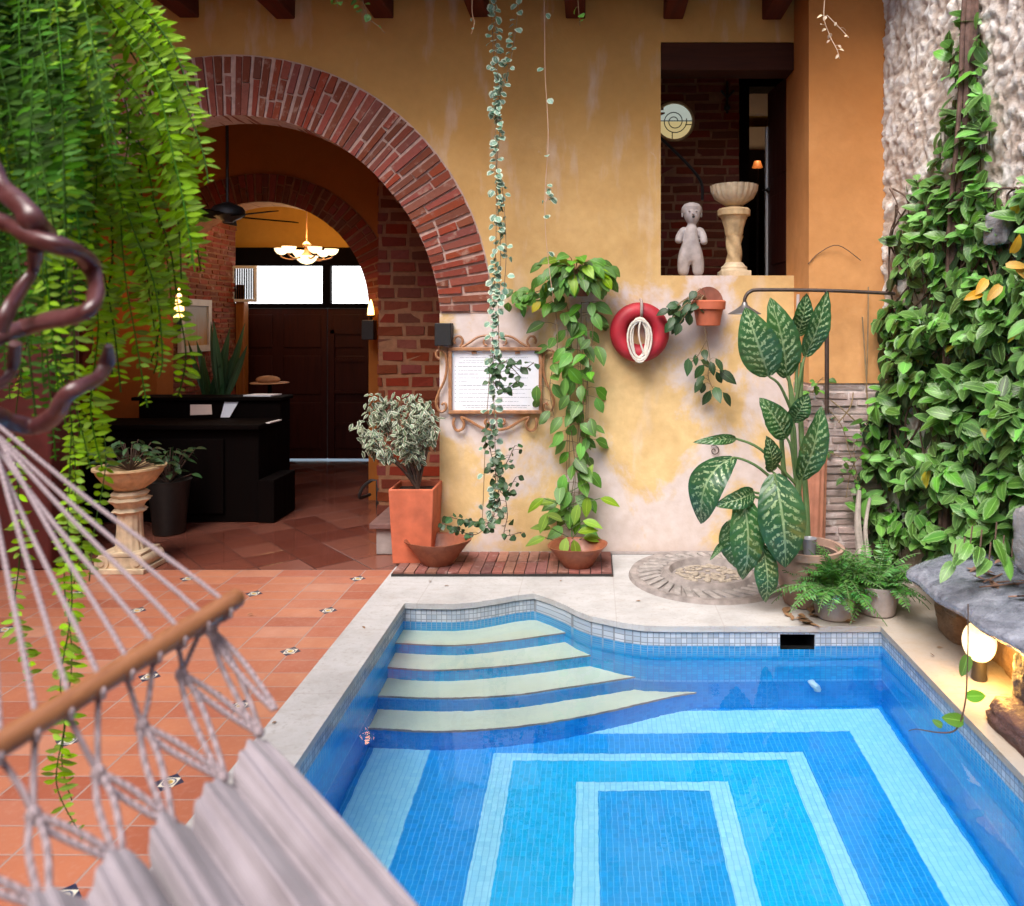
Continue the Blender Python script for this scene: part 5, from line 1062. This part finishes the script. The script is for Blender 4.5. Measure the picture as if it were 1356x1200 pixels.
# stones on the right wall
def rock(name, c, s, label, mat, seed=0, rot=0, par=None):
    m = MB(); n_ = 14; rnd = V((seed * 3.1, seed, 0))
    for fx_ in range(6):
        def f(u, v):
            a, b = 2 * u - 1, 2 * v - 1; q = [V((a, b, 1)), V((-a, b, -1)), V((1, a, b)), V((-1, -a, b)), V((-a, 1, b)), V((a, -1, b))][fx_]
            l = (abs(q.x) ** 7 + abs(q.y) ** 7 + abs(q.z) ** 7) ** (1 / 7); q = q / l; k = 1 + .10 * noise.noise(q * 1.6 + rnd) + .06 * noise.noise(q * 5 + rnd)
            w_ = V((q.x * s[0], q.y * s[1], q.z * s[2])) * k; w_.rotate(Matrix.Rotation(rot, 3, 'Z')); return V(c) + w_
        m.grid(f, n_, n_)
    o = m.build(name, mat, par, sharp=50)
    return tag(o, label, 'stone') if label else o
rock('split_stone', P(1318, 300, 4.15) + V((.05, .05, 0)), (.045, .08, .09), 'grey split stone sticking out of the wall beside the yellow leaves', GREYSTONE, 1, .2)
rock('split_stone', P(1366, 726, 3.5) + V((.06, .0, .0)), (.05, .16, .155), 'grey upright stone behind the slate ledge', GREYSTONE, 2, .12)
# slate ledge with lamp niche
lg = thing('slate_ledge', 'wet dark slate ledge on rough stone over a lit niche beside the pool', 'ledge', (1.95, 3.7, 0))
m = MB(); front = [(4.28, 1.82), (4.2, 1.745), (3.9, 1.755), (3.5, 1.80), (3.1, 1.84), (2.7, 1.87), (2.2, 1.9)]
fy_ = sorted([(a, b) for a, b in front])
def slab(u, v):
    y = lerp(4.42, 2.2, v); xf = interp(fy_, y) + .03 * noise.noise(V((y * 5, 0, 3))) * (1 if y < 4.2 else .2); xb_ = 2.42
    if y > 4.2: xf = lerp(1.745, 2.02, ((y - 4.2) / .22) ** 2.6)
    prof = [(0, -.028), (-.012, -.014), (-.004, .004), (.03, .022), (.12, .042), (.3, .075), (.6, .105), (1, .12)]; k = u * (len(prof) - 1); i = min(int(k), len(prof) - 2); a, b = prof[i], prof[i + 1]; f = k - i
    t, z = lerp(a[0], b[0], f), lerp(a[1], b[1], f); x = xf + t * (xb_ - xf)
    return V((x, y, .365 + z + .012 * noise.fractal(V((x * 6, y * 6, 1)), 1, 2, 4) * min(1, t * 8 + .2)))
m.grid(slab, 28, 70); m.grid(lambda u, v: V((slab(0, v).x + u * (2.42 - slab(0, v).x), slab(0, v).y, .337)), 4, 40); m.build('slab', SLATE, lg)
for k, (y, dy, x, sx) in enumerate(((4.26, .14, 2.10, .14), (3.98, .16, 2.14, .07), (3.68, .16, 2.12, .07), (3.42, .12, 2.12, .07))): rock('back_stone', (x, y, .165), (sx, dy, .175), None, BARK, 10 + k, 0, lg)
rock('end_pier', (2.05, 3.30, .16), (.17, .16, .175), None, DARKROCK, 21, .12, lg); rock('end_pier', (2.0, 2.72, .12), (.18, .22, .20), None, DARKROCK, 22, 0, lg)
rock('foot_stone', (1.95, 3.0, .04), (.21, .42, .07), 'low reddish dark stone at the pool edge under the slate ledge', mk_slate('reddish_rock', (.06, .028, .028), (.14, .06, .05), .5), 31, .04)
gl = thing('globe_lamp', 'lit white globe lamp glowing under the slate ledge', 'lamp', (1.90, 3.70, 0)); gc = V((1.90, 3.75, .19))
m = MB(); m.sphere(gc, .078, 28, 18, (1, 1, 1.25)); m.build('globe', GLOBE, gl)
m = MB(); m.lathe((gc.x, gc.y, .006), [(.035, 0), (.038, .01), (.034, .03), (.034, .10)], 20); m.build('socket', IRON, gl)
point('globe_lamp_light', gc + V((-.02, -.16, -.03)), 5.5, (1, .50, .10), .06)
ml, ms = MB(), MB()
for k in range(30):
    y = rr(3.3, 4.1); x = rr(1.98, 2.3); ml.leaf((x, y, .43 + .1 * (x - 1.9) + rr(0, .03)), (rr(-1, 1), rr(-1, 1), rr(-.1, .3)), (0, 0, 1), rr(.05, .11), rr(.03, .06), 'ovate', .3, rr(-.5, .7), 4)
for k in range(16): a = rr(3.3, 4.1); ms.tube([(rr(1.9, 2.2), a, .455), (rr(1.95, 2.25), a + rr(-.15, .15), .475)], .004, 5)
for q in ms.f: pass
b_ = len(ml.v); ml.v += ms.v; ml.f += [tuple(b_ + k for k in f) for f in ms.f]
tag(ml.build('leaf_litter', mk_plain('litter', (.20, .11, .075), .85, .45, 30)), 'dry leaves and twigs lying on top of the slate ledge', 'leaf litter', kind='stuff')
ml, ms = MB(), MB()
for x, y in ((1262, 745), (1275, 735), (1310, 742), (1328, 733), (1298, 725), (1340, 738), (1285, 720), (1318, 715)): q = P(x, y, 3.75); ml.leaf(q, (rr(-1, .3), -.6, rr(-.8, .1)), (0, -.5, .9), .13, .085, 'heart', .25, .5, 5); ms.tube([q, q + V((.06, .1, .06))], .004, 5); 
spr = thing('ledge_plant', 'small leafy vine shoots hanging over the back of the slate ledge', 'plant', P(1300, 735, 3.8)); ms.build('stem', STEM_D, spr); ml.build('foliage', LEAF_V, spr)
# sprig over pool
sg_ = thing('vine_sprig', 'thin vine sprig with four heart leaves dangling over the pool by the lamp', 'vine', P(1278, 900, 3.3)); ms, ml = MB(), MB(); Ys = 3.3
ms.tube([P(x, y, Ys) for x, y in ((1282, 800), (1282, 850), (1281, 880), (1279, 925), (1272, 955), (1262, 969), (1240, 970), (1215, 966), (1203, 968))], [.003, .003, .0035, .004, .004, .004, .003, .002, .0015], 6, 4)
for x, y, dx, dz, L, W_ in ((1281, 868, -.25, -1, .098, .085), (1280, 922, 1, .05, .085, .075), (1276, 955, -1, .2, .095, .085), (1248, 962, -.5, .35, .055, .045)): ml.leaf(P(x, y, Ys), V((dx, -.12, dz)), V((.1, -1, .35)), L, W_, 'heart', .15, .3, 7, 4)
ms.build('stem', STEM_D, sg_); ml.build('foliage', LEAF, sg_)
# pool fittings
m = MB(); x0, x1, z0, z1 = SK
m.quad((x0, 4.70, z0), (x1, 4.70, z0), (x1, 4.70, z1), (x0, 4.70, z1))
for a, b, c, d in (((x0, 4.42, z0), (x1, 4.42, z0), (x1, 4.7, z0), (x0, 4.7, z0)), ((x0, 4.42, z1), (x0, 4.7, z1), (x1, 4.7, z1), (x1, 4.42, z1)), ((x0, 4.42, z0), (x0, 4.7, z0), (x0, 4.7, z1), (x0, 4.42, z1)), ((x1, 4.42, z0), (x1, 4.42, z1), (x1, 4.7, z1), (x1, 4.7, z0))): m.quad(a, b, c, d)
tag(m.build('pool_skimmer', BLACK, smooth=False), 'dark rectangular skimmer opening in the tiled pool rim', 'skimmer')
m = MB(); e = V((1.285, 4.42, -.60)); m.tube([e + V((-.02, 0, 0)), e + V((-.02, -.025, 0)), e + V((-.012, -.045, -.005)), e + V((-.0, -.052, -.03)), e + V((0.0, -.052, -.06))], [.022, .022, .023, .022, .020], 12, 4)
tag(m.build('inlet_elbow', mk_plain('pale_blue_plastic', (.45, .62, .72), .4)), 'pale elbow pipe fitting on the underwater pool wall', 'pipe fitting')
# ---------------------------------------------------------------- hanging string plants
def hang(name, label, strands, Y, stem=STEM, leafm=LEAF_B, L=.052, W=.048, shape='round', pet=.012, spread=.008, rad=.0028):
    t = thing(name, label, 'vine', P(strands[0][0][0][0], -30, Y), 'plants hanging from the eave'); ms, ml = MB(), MB()
    for pts, n in strands: ms = MB(); vine(ms, ml, [P(x, y, Y + rr(-.02, .02)) for x, y in pts], rad, n, L, W, shape, spread, .35, .7, pet); ms.build('stem', stem, t)
    if ml.v: ml.build('foliage', leafm, t)
    return t
hang('hanging_vine', 'long string of blue green coin leaves hanging in front of the notice board', [([(648, -60), (652, 40), (656, 150), (657, 300), (654, 400), (652, 470), (655, 560), (656, 640), (652, 690)], 150), ([(655, -60), (657, 60), (662, 160), (657, 240), (663, 330), (660, 420), (662, 520)], 95), ([(690, -40), (684, 30), (676, 80), (664, 120), (657, 160)], 36), ([(664, 240), (668, 280), (670, 340), (666, 400)], 12), ([(650, 470), (643, 580), (640, 660), (638, 700)], 6)], 5.30)
hang('hanging_vine', 'leafier lower tangle of the coin leaf string above the left clay bowl', [([(655, 490), (672, 478), (690, 490), (707, 480)], 14), ([(655, 470), (652, 500), (665, 520), (684, 505)], 18), ([(655, 560), (650, 600), (665, 620), (682, 590)], 34), ([(655, 620), (660, 650), (650, 690), (620, 690), (595, 685)], 34), ([(657, 640), (668, 655), (683, 632)], 12), ([(665, 640), (672, 680), (668, 708), (690, 705)], 16), ([(650, 690), (630, 708), (600, 700), (585, 692)], 18), ([(662, 500), (668, 480), (690, 500)], 12)], 5.26, leafm=LEAF_D, stem=STEM_D, L=.055, W=.045, shape='ovate', pet=.02, spread=.025)
hang('hanging_vine', 'bare pinkish hanging stem with a few coin leaves above the pothos planter', [([(719, -60), (721, 30), (722, 100), (726, 180), (722, 250), (722, 300), (726, 345), (733, 400)], 9), ([(722, 250), (724, 262), (722, 268)], 7)], 5.34, stem=mk_plain('pink_stem', (.50, .32, .22), .7), spread=.018)
hang('hanging_vine', 'short green sprig hanging from the eave left of the coin leaf string', [([(470, -60), (480, 0), (488, 25)], 14), ([(440, -60), (445, -10), (447, 10)], 7), ([(488, 25), (500, 34), (510, 44)], 1)], 5.2, leafm=LEAF, L=.06, W=.05, shape='ovate', spread=.03)
hang('hanging_vine', 'thin dry tendril hanging in front of a beam end', [([(628, -60), (625, 10), (628, 30), (624, 45)], 3)], 5.2, stem=mk_plain('dry_tendril', (.55, .34, .20), .7), L=.02, W=.015)
hang('hanging_vine', 'short stem with three round leaves under the eave', [([(762, -60), (766, 10), (768, 34)], 5)], 5.2, leafm=LEAF, spread=.015)
hang('hanging_vine', 'curled dry stem with papery buds hanging at the pillar corner', [([(1100, -60), (1091, 15), (1098, 45), (1108, 65), (1112, 78)], 12), ([(1095, 20), (1110, 35), (1124, 50)], 4)], 4.9, leafm=mk_foliage('papery_bud', (.60, .45, .30), (.70, .58, .42), .2), stem=mk_plain('dry_tendril_b', (.50, .36, .25), .7), L=.035, W=.022, shape='ovate')
# ---------------------------------------------------------------- hanging fern, upper left
hf = thing('hanging_fern', 'huge hanging fern with long drooping fronds at the upper left', 'fern', (-1.7, 2.35, 2.9))
BC = V((-1.72, 2.35, 2.80)); m = MB(); m.lathe(BC, [(.10, -.06), (.16, -.04), (.24, .06), (.27, .14), (.26, .14), (.2, .08), (.01, .06)], 28); m.build('basket', SOIL, hf)
m = MB()
for k in range(3): a = 2.1 * k; m.tube([BC + V((.26 * math.cos(a), .26 * math.sin(a), .14)), BC + V((0, 0, .8))], .004, 5)
m.tube([BC + V((0, 0, .8)), BC + V((0, 0, 1.9))], .006, 5); m.build('hanger', IRON, hf)
def frond_path(ml, ms, pts, rad, pl, sp, pw=.30, jit=.25, flat=V((0, -1, 0))):
    pl_ = cr(pts, 10); acc = 0; ms.tube(pl_, rad, 4, cap=False); tot = sum((b - a).length for a, b in zip(pl_, pl_[1:])); run = 0; nx_ = .02
    for a, b in zip(pl_, pl_[1:]):
        l = (b - a).length; d = (b - a).normalized()
        while nx_ < run + l:
            if random.random() < .10: nx_ += sp * rr(.6, 1.4); continue
            p = a + d * (nx_ - run); t = nx_ / tot; sd = d.cross(flat); sd = sd.normalized() if sd.length > .1 else V((1, 0, 0)); q = pl * min(1, .55 + t * 2) * (1 if t < .88 else lerp(1, .3, (t - .88) / .12))
            for sg in (-1, 1): ml.leaf(p, sd * sg + d * rr(-.05, .6) + flat * rr(-jit, jit), flat + V((rr(-.8, .8), 0, rr(-.5, .8))), q * rr(.6, 1.25), q * pw, 'lance', .2, rr(-.2, .7), 3)
            nx_ += sp * rr(.75, 1.25)
        run += l
ms, ml, ms2, md = MB(), MB(), MB(), MB()
# light fronds (right side of the mass): given as picture-space sketches turned into space at their own distance
LF = [[(90, -60), (150, 10), (205, 70), (245, 140), (268, 200), (276, 243)], [(80, -60), (150, 30), (205, 110), (228, 200), (245, 280), (258, 360)], [(80, -50), (140, 60), (170, 160), (160, 260), (165, 360), (180, 450), (195, 540)], [(70, -50), (120, 80), (140, 200), (175, 300), (205, 380), (215, 470), (210, 500)],
      [(90, -40), (160, 50), (200, 130), (185, 230), (200, 320), (212, 420), (200, 480)], [(100, -50), (170, 20), (220, 90), (238, 170), (240, 240), (243, 320)], [(60, -40), (100, 90), (115, 200), (130, 320), (150, 430), (160, 520)], [(110, -60), (175, 0), (225, 60), (250, 120), (262, 170)], [(200, 260), (225, 330), (235, 400), (246, 470), (236, 525)], [(150, 200), (180, 270), (190, 360), (200, 430)],
      [(120, 100), (160, 170), (215, 220), (235, 290), (240, 370)], [(100, -60), (150, -20), (195, 40), (220, 110), (218, 180)], [(120, 140), (128, 240), (118, 340), (130, 430), (120, 540), (135, 620)], [(90, 120), (135, 230), (150, 330), (140, 420), (150, 500)], [(130, 120), (185, 190), (205, 270), (222, 350), (228, 420)], [(110, 60), (178, 120), (228, 215), (250, 300), (254, 345)]]
for k, p in enumerate(LF):
    for r_ in range(2 if k % 2 else 1):
        o = V((rr(-8, 8), rr(-8, 8), 0)) if r_ else V((0, 0, 0)); Yq = 2.45 + rr(-.3, .35); frond_path(ml, ms, [P(x + o.x, y + o.y, lerp(2.35, Yq, i / len(p))) for i, (x, y) in enumerate(p)], .0025, .050, .0195, .37, .5)
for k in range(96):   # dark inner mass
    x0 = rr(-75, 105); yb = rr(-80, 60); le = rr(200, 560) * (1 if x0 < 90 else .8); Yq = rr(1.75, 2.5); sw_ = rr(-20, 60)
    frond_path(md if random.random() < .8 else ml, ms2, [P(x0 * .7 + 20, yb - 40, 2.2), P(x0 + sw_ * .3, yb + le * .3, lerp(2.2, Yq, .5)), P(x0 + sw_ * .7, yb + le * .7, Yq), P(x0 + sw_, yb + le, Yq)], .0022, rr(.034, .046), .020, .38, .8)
for p, Yq in (([(95, 560), (90, 700), (95, 800), (80, 900), (85, 960), (75, 1040), (110, 1110)], 2.2), ([(88, 500), (100, 640), (85, 760), (95, 860), (90, 930), (82, 1010), (95, 1060)], 2.3), ([(20, 780), (22, 830), (35, 870), (40, 905)], 2.4), ([(120, 420), (130, 520), (140, 610), (125, 700), (118, 770)], 2.4), ([(60, 420), (100, 540), (120, 620)], 2.3), ([(130, 500), (95, 620), (108, 720), (90, 800)], 2.35), ([(45, 400), (20, 560), (28, 700), (20, 790)], 2.45)): frond_path(ml, ms, [P(x, y, Yq) for x, y in p], .002, .044, .024, .4, .7)
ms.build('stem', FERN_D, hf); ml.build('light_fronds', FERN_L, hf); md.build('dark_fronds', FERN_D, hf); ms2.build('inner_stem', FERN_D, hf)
# ---------------------------------------------------------------- twisted liana
Yl = 1.38; li = thing('twisted_liana', 'twisted dark red liana wood looping in front of the hanging fern', 'liana', (-1.25, Yl, 0))
m = MB()
for pts, r in (([(-70, 120), (-30, 200), (0, 246), (28, 272), (46, 296), (62, 312)], [.03, .028, .021, .02, .02, .018]), ([(-70, 270), (-25, 285), (15, 298), (45, 315), (80, 326), (108, 338), (122, 356), (127, 380), (122, 405), (100, 418), (65, 424), (35, 433), (0, 444), (-60, 470)], [.03, .026, .023, .023, .021, .019, .017, .017, .018, .019, .02, .021, .022, .028]),
               ([(47, 330), (44, 358), (28, 382), (12, 410), (0, 440)], .012), ([(144, 458), (142, 478), (130, 500), (105, 512), (86, 526), (72, 550), (45, 565), (10, 558), (-30, 545), (-70, 530)], [.007, .013, .014, .016, .017, .018, .018, .018, .022, .028]), ([(20, 455), (17, 485), (5, 505), (-30, 520)], .010),
               ([(-60, 100), (-75, 270), (-60, 470), (-75, 540), (-90, 800)], .035)):
    p = [P(x, y, Yl + .04 * math.sin(i * 1.3)) for i, (x, y) in enumerate(pts)]; r = r if hasattr(r, '__len__') else [r] * len(p); pl_, rl = catmull(p, r, 8); m.tube(pl_, [q * (1 + .28 * noise.noise(v * 17) + .12 * noise.noise(v * 50)) for q, v in zip(rl, pl_)], 14, flat=.72)
q = P(-90, 800, Yl); m.tube([P(-75, 540, Yl), q, (q.x - .02, Yl, .5), (q.x, Yl, 0)], [.035, .04, .05, .07], 12, 6); q = P(-60, 100, Yl); m.tube([q, q + V((-.05, .02, .6)), q + V((0, .05, 1.6))], [.034, .03, .03], 12, 6)
m.build('trunk', WOOD_LIANA, li)
# ---------------------------------------------------------------- hammock
hk = thing('hammock', 'pale cotton hammock with wooden spreader bar hung in the left foreground', 'hammock', (-.6, 1.1, 1.2))
BR = P(314, 792, 1.26); BL = P(0, 986, .93); bd = (BR - BL); Lb = bd.length; bd.normalize(); BE = BR - bd * .95
m = MB(); m.tube([BR + bd * .006, BR, BR - bd * .02, BR.lerp(BE, .5), BE], [.011, .0155, .0165, .0165, .016], 20); m.build('spreader_bar', WOOD_BAR, hk)
G = P(-22, 548, 1.36); mr_ = MB(); holes = [BR - bd * (.030 + .0415 * k) for k in range(18)]
for k, h in enumerate(holes):
    e = h + V((0, 0, .012)); g = G + V((rr(-.012, .012), rr(-.012, .012), rr(-.012, .012))); mid = g.lerp(e, .5) + V((0, 0, -.008)); mr_.tube([g, mid, e, h + V((0, 0, -.022))], .0035, 7, 4)
mr_.tube([G + V((0, 0, .0)), G + V((-.05, .02, .03)), G + V((-.10, .01, .05))], [.02, .022, .024], 9, 3); mr_.build('suspension_rope', ROPE, hk)
# netting: knots below the bar, cords down to the cloth edge
KN = [P(280, 836, 1.235), P(240, 893, 1.17), P(188, 962, 1.08), P(130, 1024, 1.0), P(44, 1080, .92), P(-60, 1150, .84), P(-180, 1240, .77)]
NE = [P(343, 970, 1.17), P(296, 1030, 1.09), P(226, 1090, 1.01), P(160, 1140, .94), P(60, 1200, .86), P(-60, 1290, .79), P(-200, 1380, .72)]
mn_ = MB()
for k, q in enumerate(KN):
    for h in ((holes[0],) if k == 0 else (holes[2 * k - 1], holes[2 * k])): mn_.tube([h + V((0, 0, -.016)), h.lerp(q, .6) + V((rr(-.004, .004), 0, -.004)), q], .0038, 6, 3)
    mn_.sphere(q, .0095, 10, 7, (1, .9, 1.25))
    tg = [NE[k]] + ([NE[k - 1]] if k else [NE[0] + V((.02, .01, .03))])
    for t in tg:
        for s_ in (-1, 1):
            o = V((s_ * .0055, s_ * .003, 0)); mn_.tube([q + o * .5, q.lerp(t, .35) + o * 1.4, q.lerp(t, .75) + o, t + o * .3], .0041, 7, 4)
    mn_.sphere(NE[k], .0085, 10, 7)
mn_.build('netting', ROPE, hk)
SD0 = P(548, 1200, .97) - NE[0]
def fab(u, v):
    k = u * (len(NE) - 1); i = min(int(k), len(NE) - 2); e = NE[i].lerp(NE[i + 1], k - i); fr_ = k - i
    sc = (1 - math.cos(2 * math.pi * fr_)) * .5 * .014 * (1 - min(1, v * 4)); d = SD0 * (1 + .25 * u) + V((.12 * u, -.10 * u, -.05 * u))
    uu = u + .012 * noise.noise(V((u * 14, v * 2.2, 5))); fold = .042 * (abs(math.sin(uu * 21 + .7 * math.sin(v * 3))) ** .7 - .5) * (1 - .3 * v) + .008 * math.sin(uu * 67 + 3 * v) * noise.noise(V((u * 8, v * 3, 2))) * 2 + .003 * math.sin(uu * 150 + 7 * v) + .012 * noise.noise(V((u * 9, v * 5, 1)))
    sag = -.10 * math.sin(math.pi * min(1, u * 1.05)) * min(1, v * 1.6) - .11 * v * v
    return e + d * (v * 3.2) + V((sc * .7, -sc * .3, -sc * .5)) + V((-.25, -.25, .93)) * fold + V((0, 0, sag + .02 * (v > 0) * v))
m = MB(); m.grid(fab, 220, 60); m.build('cloth', FABRIC, hk, sharp=180)
m = MB(); m.tube([fab(0, v / 14) for v in range(15)], .0055, 8, 2); m.build('hem', FABRIC, hk)
